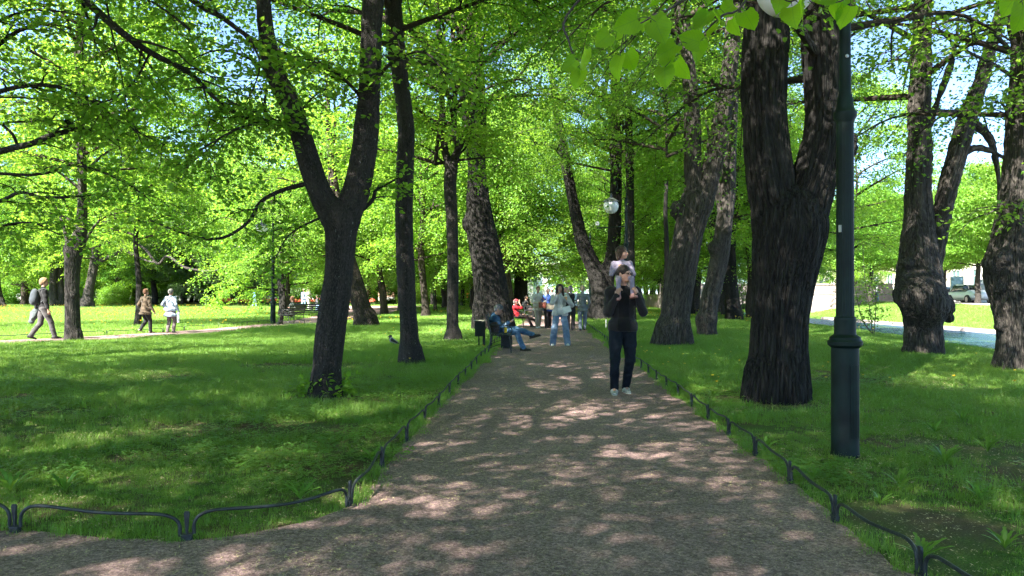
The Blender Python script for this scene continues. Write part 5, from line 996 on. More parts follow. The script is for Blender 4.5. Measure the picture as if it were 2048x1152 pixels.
def build_people():
    white = cloth('cloth_white', (.42, .42, .41), .08); shoe_w = simple('shoe_white', (.6, .6, .58), .6, .1, 30); dark_s = simple('shoe_black', (.015, .014, .013), .5, .2); sole_w = simple('sole_white', (.55, .54, .5), .7, .1)
    # father
    x, y = G(1246, 787); m = Fig('bespectacled man in black jacket and dark jeans walking with a small child on his shoulders', x, y, 0, 1.80, rad(180), .0085,
        dict(pelvis=(-.005, 0, .93), neck=(0, .01, 1.50), head=(.01, .05, 1.665), hy=rad(48), hp=-.05, feet=[(-.13, .06, 0, -.1), (.055, -.10, .0, .1)], hands=[(-.115, .20, 1.36), (.165, .20, 1.37)], ep=[(-.45, -.25, -1.2), (.45, -.25, -1.2)], hdir=[(.3, .1, 1), (-.35, .1, 1)], hn=[(.7, -.6, 0), (-.7, -.6, 0)], curl=(1.0, 1.0), shw=.182), seed=1)
    m.body(); m.top(cloth('tee_black', (.0035, .0035, .004), .2), -.045, 1.02, .3, 'shirt', .003); m.trousers(denim('jeans_dark', (.003, .005, .008), (.010, .015, .022)), .98, .045, name='jeans', wr=.008); m.top(cloth('jacket_black', (.014, .012, .0125), .25), -.05, 1.12, 1.0, 'jacket', .010, open_=.10, flare=1.0)
    m.shoes(simple('shoe_grey', (.34, .33, .29), .8, .35, 60, bmp=.5, bscale=90), sole_w, 1.06); m.hair(HAIRD, 1.0, recede=-.012, front=.008, wr=.006)
    q, s = m.q, m.hs; fr = simple('frame_black', (.01, .01, .01), .35, .1); gl = MB()
    for sd in (-1, 1):
        a = [q(sd * .032 + .022 * math.cos(t), .104, .006 + .016 * math.sin(t)) for t in np.linspace(0, 6.283, 13)]; gl.tube(a, .0022, 5, False); gl.tube([q(sd * .054, .102, .010), q(sd * .076, .05, .008), q(sd * .078, -.01, .002)], .002, 5)
    gl.tube([q(-.01, .106, .008), q(.01, .106, .008)], .002, 5); gl.build('glasses', fr, m.root, True)
    # child
    ch = Fig('toddler in lilac tracksuit and pink shoes sitting on the shoulders of the man in black', x, y, 0, .92, rad(180), .0075,
        dict(pelvis=(.0, -.055, 1.625), neck=(-.01, -.05, 1.855), head=(-.005, -.035, 1.965), chest=(0, .0, 0), hy=rad(60), hp=.02, hs=.78, feet=[(-.085, .17, 1.325, -.2, -.15), (.105, .18, 1.34, .35, .1)], kp=[(-.2, 1, .7), (.2, 1, .7)], hands=[(-.075, .03, 1.76), (.06, .02, 1.75)], ep=[(-.25, .2, -1), (.25, .2, -1)], hn=[(.6, -.6, -.4), (-.6, -.6, -.4)], curl=(.35, .35), shw=.115), child=True, seed=2)
    lil = cloth('lilac_jersey', (.22, .19, .245), .12, sc=14); ch.body(); ch.trousers(lil, .95, .06, name='leggings', wr=.004); ch.top(lil, -.02, 1.12, 1.0, 'sweatshirt', .006); ch.hair(HAIRB, 1.06, recede=-.02, front=.0, wr=.010, bob=True)
    ch.shoes(simple('shoe_pink', (.50, .25, .22), .6, .25, 60), simple('sole_brown', (.2, .08, .06), .7), 1.35)
    # young woman
    x, y = G(1120, 691); g = Fig('young woman with long black hair and wide pale blue jeans walking with an ice cream', x, y, 0, 1.66, rad(181), .0095,
        dict(neck=(0, .0, 1.385), head=(-.005, .02, 1.535), hp=-.08, feet=[(-.19, .02, 0, -.15), (.19, .10, 0, .12, .12)], hands=[(-.075, .20, 1.34), (.17, .20, 1.20)], ep=[(-.8, -.2, -1), (.8, -.3, -1)], hdir=[(.5, .2, 1), (-.2, .5, 1)], curl=(1.1, 1.1)), seed=3)
    g.body(); g.trousers(denim('jeans_pale', (.07, .12, .20), (.20, .27, .36)), 1.5, .02, name='jeans', wr=.010); g.top(cloth('top_white', (.45, .46, .45), .08), -.035, 1.0, .3, 'shirt', .004); g.top(cloth('jacket_mint', (.36, .355, .335), .12), -.07, 1.10, 1.0, 'jacket', .010, open_=.085, flare=1.2)
    g.shoes(shoe_w, sole_w, 1.05); g.hair(HAIRD, 1.0, long=.33, front=.012, recede=-.012)
    r = g.root; o = Vector((x, y, 0)); W = g.W
    cone = empty('ice_cream', tuple(o + Vector(W(.155, .27, 1.255))), 'ice cream cone in the left hand of the young woman with long black hair', 'ice cream'); MB().lathe([(.006, -.05), (.024, .045), (.026, .05)], n=12).build('cone', simple('wafer', (.45, .25, .1), .8), cone, True); MB().lathe([(.026, .05), (.03, .062), (.024, .085), (.008, .1)], n=12).build('scoop', simple('cream', (.7, .66, .55), .5), cone, True)
    bag = empty('handbag', tuple(o + Vector(W(.17, .14, .90))), 'small white shoulder bag hanging at the hip of the young woman with long black hair', 'handbag'); MB().box((0, 0, .06), (.23, .09, .17), 0, .03, Matrix.Rotation(rad(-18), 3, 'Y')).build('bag_body', cloth('bag_white', (.58, .6, .56), .08), bag, True); MB().tube([tuple(Vector(v)) for v in spline([(-.10, 0, .14), (-.17, .0, .30), (-.20, .0, .46), (-.19, .10, .54), (.0, .30, .50), (.10, .22, .3), (.10, .05, .15)], 4)], .008, 5).build('strap', cloth('bag_white', (.58, .6, .56)), bag, True)
    # seated man in denim
    Y = 18.4; x0 = (1001 - CX) / F * Y; dn = denim('denim_mid', (.022, .06, .12), (.10, .19, .30))
    sm = Fig('man in blue denim jacket, jeans and grey cap sitting cross-legged on the near bench', x0, Y - .15, 0, 1.76, rad(90), .011,
        dict(pelvis=(0, -.04, .47), neck=(0, -.15, .87), head=(0, -.04, 1.00), hp=-.45, chest=(0, -.03, 0), feet=[(-.10, .56, .0, 0), (-.02, .78, .32, -.1, .25)], kp=[(0, 1, 1), (-.1, .6, 1.6)], hands=[(-.08, .20, .69), (.10, .21, .69)], ep=[(-.5, -.6, -1), (.5, -.6, -1)], hdir=[(.4, .8, .2), (-.4, .8, .2)], hn=[(0, 0, 1), (0, 0, 1)], curl=(.7, .7)), fat=1.05, seed=4)
    sm.body(); sm.trousers(dn, 1.1, .05, name='jeans', wr=.010); sm.top(denim('denim_jacket', (.012, .035, .08), (.06, .13, .22)), -.03, 1.12, 1.0, 'jacket', .010); sm.shoes(dark_s, dark_s, 1.12); sm.hair(HAIRG, 1.0, recede=.0, wr=.002); cap_hat(sm, cloth('cap_grey', (.07, .075, .085), .2), cloth('cap_peak', (.03, .03, .035)))
    MB().box((0, 0, 0), (.085, .145, .009), 0, .003, Matrix.Rotation(rad(-35), 3, 'Y')).build('phone', simple('phone_pale', (.45, .45, .45), .3)).location = (x0 + .29, Y - .14, .74); tag(bpy.data.objects['phone'], 'pale phone held by the seated man in the blue denim jacket', 'phone')
    bo = empty('bottle', (x0 + .13, Y - .46, .455), 'small bottle with yellow label standing on the near bench', 'bottle'); MB().lathe([(.03, 0), (.036, .01), (.036, .12)], n=16).build('label_band', simple('yellow_label', (.75, .5, .02), .5), bo, True); MB().lathe([(.034, .12), (.034, .17), (.014, .205), (.014, .235)], n=16).build('bottle_neck', simple('pale_plastic', (.5, .6, .7), .2), bo, True)
    S = SDF(); S.ell((0, 0, .1), (.13, .11, .11), .03); S.ell((.02, .03, .2), (.09, .08, .07), .06); V, Q = S.mesh(.012); V = V + vnormals(V, Q) * ((fbm(V * 16, 3) - .45) * .05)[:, None]; o = tag(mesh_np('rucksack', V, Q, cloth('bag_brown', (.035, .025, .024), .3), None, True), 'crumpled dark brown bag on the near bench behind the man in denim', 'bag'); o.location = (x0 - .15, Y - .42, .44)
    # seated man with red cap
    Y = 31; x0 = .20; red = cloth('red_jersey', (.55, .02, .03), .12)
    rm = Fig('man in red cap, red jacket and striped shirt phoning on the farther bench', x0, Y, 0, 1.70, rad(92), .013, dict(pelvis=(0, 0, .46), neck=(0, -.08, .90), head=(0, -.03, 1.03), hp=.0, chest=(0, -.02, 0), feet=[(-.10, .62, 0, 0), (.0, .80, .20, 0, .1)], kp=[(0, 1, 1), (0, .7, 1.4)], hands=[(-.11, .10, 1.00), (.2, .25, .5)], ep=[(-.5, .6, -1), (1, -.4, -.3)], hdir=[(.1, 0, 1), (0, 1, 0)]), seed=5)
    rm.body(); rm.trousers(cloth('trousers_brown', (.035, .022, .022), .2), 1.05, .05, wr=.009)
    st, nt, b, oo = mat_new('striped_jersey'); sx = N(nt, 'ShaderNodeSeparateXYZ'); nt.links.new(objco(nt), sx.inputs[0]); nt.links.new(ramp(nt, mth(nt, 'FRACT', mth(nt, 'MULTIPLY', sx.outputs[2], 16)), [(.45, (.05, .02, .035)), (.55, (.55, .5, .5))]), b.inputs['Base Color']); b.inputs['Roughness'].default_value = .9
    rm.top(st, -.02, .97, .3, 'shirt', .004); rm.top(red, -.03, 1.12, .5, 'jacket', .008, open_=.10); rm.shoes(dark_s, None, 1.1); rm.hair(HAIRG, 1.0); cap_hat(rm, red, red)
    o = MB().box((0, 0, 0), (.035, .012, .14), 0, .003).build('phone', simple('phone_dark', (.02, .02, .02), .3)); o.location = (x0 + .02, Y - .115, 1.05); tag(o, 'dark phone held to the ear by the man in the red cap', 'phone')
    # standing and walking people
    def walker(label, px, py, H, yaw, hair, hv, topm, botm, cell=.014, hem=-.04, thick=1.1, step=.16, hands=None, ep=None, shoes=dark_s, wide=1.1, fat=1.05, flare=1.0, vest=None, Y=None, z=0, sleeve=1.0, back=0, det=True, hp=0, cap=None, hy=0, seed=0, name='jacket', seated=False, lift=0):
        x, y = ppos(px, py, Y); d = dict(feet=[(-.08, step, 0, -.1), (.08, -step, lift, .1, -.3 if lift else 0)], hp=hp, hy=hy)
        if hands: d['hands'] = hands
        if ep: d['ep'] = ep
        if seated: d.update(pelvis=(0, 0, .46), feet=[(-.1, .45, 0, 0), (.1, .48, 0, 0)], neck=(0, -.04, .46 + .31 * H), kp=[(0, 1, 1), (0, 1, 1)])
        g = Fig(label, x, y, z, H, yaw, cell, d, fat=fat, det=det, seed=seed + int(px) % 50); g.body(); g.trousers(botm, wide, .04, wr=.008); g.top(topm, hem, thick, sleeve, name, .009, flare=flare)
        if vest: g.top(vest, hem, thick * 1.04, 0, 'waistcoat', .005, arms=())
        g.shoes(shoes, None, 1.05); g.hair(hair, hv, back=back, wr=.008)
        if cap: cap_hat(g, cap, cap)
        return g
    def bagobj(label, g, off, size, mat, name='handbag', strap=None, rot=0):
        o = g.root.location + Vector(g.W(*off)); b = empty(name, tuple(o), label, 'bag'); MB().box((0, 0, 0), size, rot, min(size) * .28).build('bag_body', mat, b, True)
        if strap: MB().tube([tuple(v) for v in spline(strap, 4)], .008, 5).build('strap', mat, b, True)
    beige = cloth('cloth_beige', (.27, .23, .18), .1)
    g = walker('elderly woman in cream blazer and beige trousers holding a brown handbag, walking towards the camera', 1076, 656, 1.66, rad(170), HAIRR, 1.05, cloth('blazer_cream', (.42, .40, .36), .1), beige, hands=[(-.05, .24, 1.02), (.16, .25, 1.0)], ep=[(-1, -.4, -.5), (1, -.4, -.5)], hem=-.16, flare=1.1, shoes=shoe_w, hp=-.3)
    bagobj('brown leather handbag held in front by the woman in the cream blazer', g, (.12, .30, .92), (.30, .12, .22), simple('leather_brown', (.20, .055, .035), .5), strap=[(-.1, 0, .08), (-.05, 0, .24), (.05, 0, .24), (.1, 0, .08)])
    g = walker('elderly woman in blue blouse and navy cardigan beside the one in the cream blazer', 1096, 656, 1.58, rad(175), HAIRG, 1.05, cloth('blouse_blue', (.06, .12, .38), .15), cloth('trousers_dark', (.03, .02, .02), .2), hands=[(-.2, .15, .85), (.12, .2, .95)], hem=-.14, wide=1.4)
    bagobj('pale shoulder bag of the elderly woman in the blue blouse', g, (.05, .22, .86), (.34, .12, .24), cloth('bag_beige', (.40, .34, .26), .1), strap=[(-.14, 0, .1), (-.10, -.06, .5), (.12, -.06, .5), (.15, 0, .1)])
    g = walker('man in black waistcoat and cap with pale sleeves walking away along the path', 1141, 661, 1.68, rad(8), HAIRG, 1.0, cloth('shirt_paleblue', (.45, .55, .60), .1), cloth('trousers_black', (.022, .020, .026), .2), vest=cloth('vest_black', (.014, .014, .016)), hands=[(-.22, .05, .80), (.25, .08, .80)], sleeve=.7, hem=-.02, step=.10, cap=BLK, wide=1.2, fat=1.1)
    g = walker('grey haired woman in grey jacket walking away at the right side of the path', 1165, 661, 1.67, rad(5), HAIRW, 1.28, cloth('jacket_grey', (.12, .135, .14), .12), denim('trousers_bluegrey', (.09, .11, .14), (.17, .2, .24)), hem=-.16, step=.12, flare=1.05, hands=[(-.2, .05, .85), (.2, .1, .9)])
    g = walker('white haired person walking behind the young woman with long black hair', 1131, 650, 1.66, rad(176), HAIRG, 1.0, cloth('blouse_pale', (.5, .5, .52), .1), denim('trousers_blue', (.05, .09, .16), (.1, .16, .25)), hem=-.1)
    g = walker('person in white hat and pale clothes in the small crowd far along the path', 1104, 640, 1.66, rad(180), HAIRG, 1.0, cloth('blouse_pale', (.5, .5, .52)), cloth('trousers_dark', (.03, .02, .02)), hem=-.1, det=False, cell=.02, cap=white)
    g = walker('person in dark clothes sitting on the farthest bench of the path', 1053, 632, 1.66, rad(95), HAIRD, 1.0, BLK, cloth('trousers_dark', (.03, .02, .02)), det=False, cell=.022, seated=True, Y=43)
    # left side
    gry = cloth('trousers_grey', (.06, .055, .055), .15)
    g = walker('man in black sweater with grey backpack striding along the left side path', 86, 680, 1.84, rad(48), cloth('hair_sandy', (.16, .10, .05), .4, .6, 60, .8), 1.15, cloth('sweater_black', (.008, .008, .009)), gry, cell=.0115, hem=-.02, step=.30, lift=.06, hands=[(-.26, .10, .83), (.34, -.12, .93)], ep=[(-.6, -1, -.2), (.8, -1, -.1)], hy=-.5, shoes=dark_s, fat=1.0)
    o = g.root.location; f = g.f; l = g.l
    b = empty('backpack', (o.x, o.y, 0), 'grey backpack on the back of the man in the black sweater', 'backpack'); S = SDF(); c = g.W(.02, -.21, 1.28); S.ell(c, (.16, .12, .25), .03, np.stack([l, f, [0, 0, 1]], 1)); S.ell(g.W(.02, -.26, 1.18), (.12, .09, .13), .05, np.stack([l, f, [0, 0, 1]], 1)); V, Q = S.mesh(.014); mesh_np('pack_body', V, Q, cloth('pack_grey', (.035, .042, .05), .3), b, True)
    mb = MB(); [mb.tube([tuple(v) for v in spline([g.W(sd * .08, -.12, 1.47), g.W(sd * .11, .03, 1.53), g.W(sd * .13, .12, 1.36), g.W(sd * .15, -.08, 1.12)], 4)], .018, 6) for sd in (-1, 1)]; mb.build('strap', cloth('pack_strap', (.05, .055, .06)), b, True)
    S = SDF(); S.chain([g.W(.36, -.06, .95), g.W(.42, -.14, .80), g.W(.40, -.22, .55)], [.07, .11, .08], .04); S.chain([g.W(.36, -.08, .92), g.W(.34, -.20, .65)], [.06, .07], .03); V, Q = S.mesh(.014); V = V + vnormals(V, Q) * ((fbm(V * 9, 3) - .45) * .08)[:, None]; V = V + 0; oo = mesh_np('folded_jacket', V, Q, cloth('jacket_teal', (.07, .085, .085), .3), None, True); oo.location = o; tag(oo, 'grey jacket hanging from the left hand of the man with the backpack', 'jacket')
    g = walker('woman in brown jacket and black trousers seen from behind on the left side path', 291, 667, 1.54, rad(28), HAIRR, 1.08, cloth('jacket_brown', (.06, .042, .025), .15), BLK, cell=.013, hem=-.14, step=.14, lift=.08, flare=1.25, fat=1.18, shoes=simple('shoe_tan', (.25, .2, .15), .7), hands=[(-.32, .08, .78), (.22, .1, .85)], back=.8)
    g = walker('grey haired woman in pale blue jacket seen from behind on the left side path', 341, 666, 1.54, rad(15), HAIRG, 1.05, cloth('jacket_paleblue', (.26, .31, .38), .15), cloth('trousers_taupe', (.12, .10, .10), .1), cell=.013, hem=-.22, step=.05, flare=1.3, fat=1.18, hands=[(-.28, .06, .78), (.24, .1, .85)])
    mb = MB(); mb.tube([tuple(v) for v in spline([g.W(-.13, -.05, 1.30), g.W(-.02, -.17, 1.20), g.W(.13, -.19, 1.02), g.W(.22, -.10, .9)], 4)], .012, 5); mb.build('bag_strap', BLK, g.root, True)
    bagobj('pale carrier bag hanging from the right hand of the woman in the pale blue jacket', g, (-.30, .02, .55), (.06, .20, .36), cloth('bag_plastic', (.5, .56, .6), .15), 'carrier_bag', rot=.6)
    # far people
    blue = cloth('shirt_blue', (.10, .20, .48), .1); fj = denim('jeans_far', (.12, .2, .3), (.2, .3, .42))
    far = dict(cell=.026, det=False)
    walker('person in blue shirt standing before the tulip bed beyond the oval lawn', 509, 614, 1.72, rad(60), HAIRG, 1.0, blue, fj, Y=76, sleeve=.6, hands=[(-.2, .25, 1.1), (.1, .3, 1.1)], **far)
    walker('person in grey coat sitting on the iron bench near the left lamp post', 583, 652, 1.66, rad(-100), HAIRR, 1.1, cloth('coat_greygreen', (.13, .14, .12), .3), cloth('trousers_dark', (.03, .02, .02)), Y=33.5, cell=.016, det=False, seated=True)
    walker('standing person in white shirt near the tulip bed', 617, 617, 1.78, rad(120), HAIRG, 1.0, white, cloth('trousers_pale', (.4, .4, .38)), Y=60, hands=[(-.2, .3, 1.0), (.3, .2, .9)], **far)
    walker('standing person in navy top partly behind the one in the white shirt', 608, 616, 1.76, rad(200), HAIRD, 1.0, cloth('top_navy', (.10, .12, .2)), fj, Y=62, **far)
    walker('person in dark clothes sitting by the tulip bed left of the brown tree', 634, 618, 1.66, rad(-80), HAIRD, 1.0, cloth('top_dark', (.05, .05, .06)), cloth('trousers_grey', (.14, .13, .13)), Y=57, seated=True, **far)
    walker('person in white sitting by the tulip bed right beside the forked tree', 645, 619, 1.66, rad(-70), HAIRD, 1.0, white, fj, Y=55.5, seated=True, **far)
    walker('gardener in orange vest beyond the woodland left of the path', 937, 610, 1.74, rad(150), HAIRD, 1.0, cloth('vest_orange', (.75, .16, .03), .1), cloth('trousers_dark', (.03, .02, .02)), Y=92, **far)
    for i, (px, Y, c) in enumerate([(1752, 66, (.55, .55, .55)), (1766, 68, (.08, .12, .2)), (1778, 71, (.10, .10, .12))]): walker(['passer-by in pale clothes on the pavement across the canal, left one of three', 'passer-by in navy on the pavement across the canal, middle one of three', 'passer-by in black on the pavement across the canal, right one of three'][i], px, 0, 1.72, rad(90 + 60 * i), HAIRD, 1.0, cloth('street_top%d' % i, c), fj, Y=Y, z=.62, **far)
    walker('small distant figure in pale clothes near the dark notice board', 211, 606, 1.72, rad(90), HAIRD, 1.0, white, cloth('trousers_dark', (.03, .02, .02)), Y=98, **far)
# ---------------------------------------------------------------- fences, lamps, benches and the rest
PAINT = simple('paint_dark_green', (.004, .0115, .0095), .55, .6, 4, spec=.18, bmp=.12, bscale=30)
IRON = simple('iron_fence', (.022, .028, .029), .5, .4, 12, metal=.2, bmp=.4, bscale=60)
WOODG = simple('bench_slats', (.009, .014, .015), .5, .35, 10, bmp=.3, bscale=40)
GLOBE = None
def globe_mat():
    global GLOBE
    m, nt, b, o = mat_new('opal_glass'); b.inputs['Base Color'].default_value = (.86, .87, .88, 1); b.inputs['Roughness'].default_value = .35; b.inputs['Specular IOR Level'].default_value = .25; t = N(nt, 'ShaderNodeBsdfTranslucent'); t.inputs[0].default_value = (.85, .87, .9, 1); ms = N(nt, 'ShaderNodeMixShader'); ms.inputs[0].default_value = .18; nt.links.new(b.outputs[0], ms.inputs[1]); nt.links.new(t.outputs[0], ms.inputs[2]); nt.links.new(ms.outputs[0], o.inputs[0])
    GLOBE = m
def hoop_fence(line, label, step=1.08, start=0, name='hoop_fence', inset=0):
    seg = np.linalg.norm(np.diff(line, axis=0), axis=1); t = np.concatenate([[0], np.cumsum(seg)]); n = int((t[-1] - start) / step); root = empty(name, (float(line[0][0]), float(line[0][1]), 0), label, 'fence'); o = np.array([line[0][0], line[0][1], 0])
    at = lambda u: np.array([np.interp(u, t, line[:, 0]), np.interp(u, t, line[:, 1]), 0]) - o
    r = random.Random(len(line)); pm = None
    for i in range(n + 1):
        p = at(start + i * step); d = unit(at(start + i * step + .1) - at(start + i * step - .1)); yaw = math.atan2(d[1], d[0])
        if pm is None:
            m = MB().box((0, 0, .0), (.072, .042, .08), 0, .008).box((0, 0, .040), (.080, .046, .010), 0, .004)
            V = []; z = [.045, .08, .13, .168, .182]; w = [.009, .010, .015, .019, .013]; 
            m.prism([(-a, b) for a, b in zip(w, z)] + [(a, b) for a, b in zip(w[::-1], z[::-1])], -.008, .008)
            po = m.build('post', IRON, root); pm = po.data
        else: po = bpy.data.objects.new('post', pm); COL.objects.link(po); po.parent = root
        po.location = tuple(p); po.rotation_euler = (r.uniform(-.05, .05), r.uniform(-.05, .05), yaw); po.scale = (.82, .82, .93)
        if i < n:
            pts = []
            for u, z in ((.035, .03), (.035, .085), (.055, .125), (.10, .150), (.18, .158), (.35, .150), (.5, .144), (.65, .148), (.82, .156), (.90, .148), (.945, .125), (.965, .085), (.965, .03)):
                q = at(start + (i + u) * step); q[2] = z + .012 * math.sin(i * 1.7 + u * 3); pts.append(q)
            T = Tubes(); T.add(spline(pts, 3), .0102, 7); T.build('rail', IRON, root)
    return root
def fluted(prof, n=64, fl=16, dep=.06):
    V = []; Q = []
    for (r, z, f) in prof:
        for k in range(n): a = 2 * math.pi * k / n; rr = r * (1 - (dep * (1 - abs(math.cos(fl * a / 2)) ** .6) if f else 0)); V.append((rr * math.cos(a), rr * math.sin(a), z))
    m = len(prof); i = np.arange(m - 1)[:, None] * n; k = np.arange(n)[None]; k2 = (k + 1) % n
    return V, np.stack([i + k, i + k2, i + n + k2, i + n + k], -1).reshape(-1, 4)
def lamp(x, y, ang, label, gh=4.45, cam=False, wear=True, small=False):
    root = empty('street_lamp', (x, y, 0), label, 'street lamp', 'park street lamps'); k = gh / 4.45
    prof = [(.128, -.05, 0), (.122, .0, 0), (.113, .04, 0), (.112, .93, 0), (.118, .935, 0), (.140, .955, 0), (.142, .985, 0), (.128, 1.0, 0), (.124, 1.02, 0), (.092, 1.045, 0), (.088, 1.06, 0), (.088, 1.16, 0), (.090, 1.17, 0), (.086, 1.19, 0), (.074, 1.20, 1), (.072, 1.5, 1), (.070, 3.02 * k, 1), (.072, 3.04 * k, 0), (.094, 3.08 * k, 0), (.096, 3.12 * k, 0), (.082, 3.14 * k, 0), (.070, 3.17 * k, 0), (.066, 3.24 * k, 0), (.050, 3.30 * k, 0), (.046, 3.6 * k, 0), (.044, 4.62 * k, 0), (.054, 4.63 * k, 0), (.054, 4.68 * k, 0), (.030, 4.72 * k, 0), (.001, 4.725 * k, 0)]
    V, Q = fluted(prof); po = mesh_np('pole', V, Q, PAINT, root, True)
    try: po.data.set_sharp_from_angle(angle=rad(35))
    except Exception: pass
    d = np.array([math.cos(ang), math.sin(ang), 0]); top = 4.70 * k; rc = gh + .66; T = MB()
    pts = [np.array([0, 0, top - .02]), d * .0 + [0, 0, top + .25], d * .06 + [0, 0, rc + .08], d * .20 + [0, 0, rc + .22], d * .38 + [0, 0, rc + .26], d * .52 + [0, 0, rc + .23]]
    pts += [d * (.52 + .23 * math.cos(a)) + [0, 0, rc + .23 * math.sin(a)] for a in np.linspace(2.0, 6.9, 11)]
    T.tube([tuple(q) for q in spline(pts, 4)], .015, 8); T.build('arm', PAINT, root, True)
    c = d * .52; sh = MB().lathe([(.02, gh + .43), (.02, gh + .40), (.035, gh + .39), (.035, gh + .28), (.055, gh + .27), (.10, gh + .25), (.20, gh + .20), (.275, gh + .135), (.28, gh + .12), (.23, gh + .13), (.0, gh + .14)], tuple(c), 32, False).build('lamp_shade', simple('shade_grey', (.10, .11, .11), .45, .2, metal=.3), root, True)
    MB().lathe([(.262 * math.cos(a) + .0004, gh - .03 + .262 * math.sin(a)) for a in np.linspace(-1.57, .68, 16)], tuple(c), 32, False).build('globe', GLOBE, root, True)
    if cam:
        MB().tube([(0, 0, 3.72), tuple(d * 1.02 + [0, 0, 3.66])], .02, 8).build('bracket', PAINT, root, True); w = np.array([d[0], d[1], 0]) * 1.0
        cc = MB().lathe([(.0, .13), (.06, .12), (.075, .06), (.07, .0), (.05, -.02)], tuple(w + [0, 0, 3.76]), 16).build('camera_housing', simple('camera_white', (.6, .6, .58), .4), root, True); MB().tube([tuple(v) for v in spline([w + [0, 0, 3.80], w + d * .12 + [0, 0, 3.78], w + d * .12 + [0, 0, 3.62], w + [0, 0, 3.6]], 4)], .008, 5).build('cable', IRON, root)
    if wear:
        dr = MB(); a0 = math.atan2(-y, -x) + .75; [dr.box((.114 * math.cos(a0 + t), .114 * math.sin(a0 + t), .48), (.006, .030, .62), a0 + t) for t in (-.26, 0, .26)]; dr.build('access_door', PAINT, root)
        MB().box(tuple(np.array([-.060, -.040, 1.95])), (.012, .024, .06), rad(35)).build('sticker', simple('sticker', (.35, .35, .32), .6), root)
        MB().lathe([(.010, -.008), (.016, 0), (.010, .008)], (0, 0, 0), 10).build('bolt', simple('bolt_metal', (.5, .5, .48), .3, metal=.8), root).matrix_local = Matrix.Translation((-.005, -.050, 3.42)) @ Matrix.Rotation(rad(90), 4, 'X')
    return root
def bench(x, y, yaw, label, L=1.8, z=0):
    """seat runs along local x, people face local -y"""
    root = empty('park_bench', (x, y, z), label, 'bench', 'iron park benches', rz=yaw)
    s = MB(); [s.box((0, -.20 + i * .095, .435), (L, .075, .028), 0, .006) for i in range(5)]; s.build('seat', WOODG, root)
    b = MB(); R = Matrix.Rotation(rad(-14), 3, 'X'); [b.box((0, .245 + .10 * i * .25 + .0, .53 + i * .098), (L, .026, .075), 0, .006, R) for i in range(4)]; b.build('backrest', WOODG, root)
    for sx in (-1, 1):
        X = sx * (L / 2 - .06); m = MB(); m.tube([(X, -.25, 0), (X, -.24, .2), (X, -.20, .42)], .014, 6); m.tube([(X, .30, 0), (X, .24, .2), (X, .22, .42), (X, .27, .62), (X, .335, .90)], .016, 6); m.tube([(X, -.22, .418), (X, .22, .418)], .014, 6); m.tube([tuple(v) for v in spline([(X, -.24, .12), (X, 0, .20), (X, .26, .12)], 5)], .009, 6); m.build('leg', IRON, root, True)
        m = MB(); m.tube([tuple(v) for v in spline([(X, -.21, .42), (X, -.27, .52), (X, -.22, .62), (X, -.05, .655), (X, .26, .66)], 5)], .013, 6); m.tube([(X + .0, -.12 + .075 * math.cos(a), .535 + .075 * math.sin(a)) for a in np.linspace(0, 6.0, 14)], .008, 5); m.tube([(X, .08 + .06 * math.cos(a), .53 + .06 * math.sin(a)) for a in np.linspace(0, 6.0, 14)], .008, 5); m.build('armrest', IRON, root, True)
    return root
def car(x, y, z, yaw, col, label):
    root = empty('parked_car', (x, y, z), label, 'car', None, rz=yaw); S = SDF()
    for sx in (-.48, .48): S.cap((-1.75, sx, .55), (1.55, sx, .58), .33, .30, .25)
    S.cap((-1.9, 0, .62), (1.75, 0, .60), .34, .28, .3); S.cap((1.0, -.5, .72), (1.0, .5, .72), .22, None, .3)
    V, Q = S.mesh(.06, cut=[((0, 0, .24), (0, 0, -1))]); mesh_np('body', V, Q, col, root, True)
    S = SDF(); [S.cap((-1.15, sx, 1.12), (.15, sx, 1.14), .24, .22, .3) for sx in (-.38, .38)]; [S.cap((.15, sx, 1.12), (.85, sx, .80), .20, .10, .2) for sx in (-.42, .42)]; [S.cap((-1.15, sx, 1.1), (-1.75, sx, .85), .22, .14, .2) for sx in (-.42, .42)]; V, Q = S.mesh(.06); mesh_np('window', V, Q, simple('car_glass', (.03, .04, .05), .08, .1, spec=.8), root, True)
    S = SDF(); [S.cap((-1.1, sx, 1.24), (.1, sx, 1.25), .19, .17, .25) for sx in (-.36, .36)]; V, Q = S.mesh(.05, cut=[((0, 0, 1.30), (0, 0, -1))]); mesh_np('roof', V, Q, col, root, True)
    ty = simple('tyre', (.015, .015, .015), .8)
    for wx in (-1.25, 1.25):
        for sy in (-1, 1):
            M = Matrix.Translation((wx, sy * .78, .32)) @ Matrix.Rotation(rad(90), 4, 'X'); w = MB().lathe([(.20, -.10), (.31, -.10), (.33, -.06), (.33, .06), (.31, .10), (.20, .10)], n=20).build('wheel', ty, root, True); w.matrix_local = M; MB().lathe([(.0, -.105), (.19, -.105), (.19, .105), (.0, .105)], n=16).build('rim', simple('rim', (.35, .35, .36), .3, metal=.7), w, True)
    for sy in (-1, 1): MB().box((1.98, sy * .55, .68), (.12, .30, .13), 0, .03).build('headlight', simple('headlight', (.6, .62, .65), .1), root, True); MB().box((-2.16, sy * .58, .78), (.10, .22, .15), 0, .03).build('tail_light', simple('tail_light', (.35, .02, .02), .2), root, True)
    return root
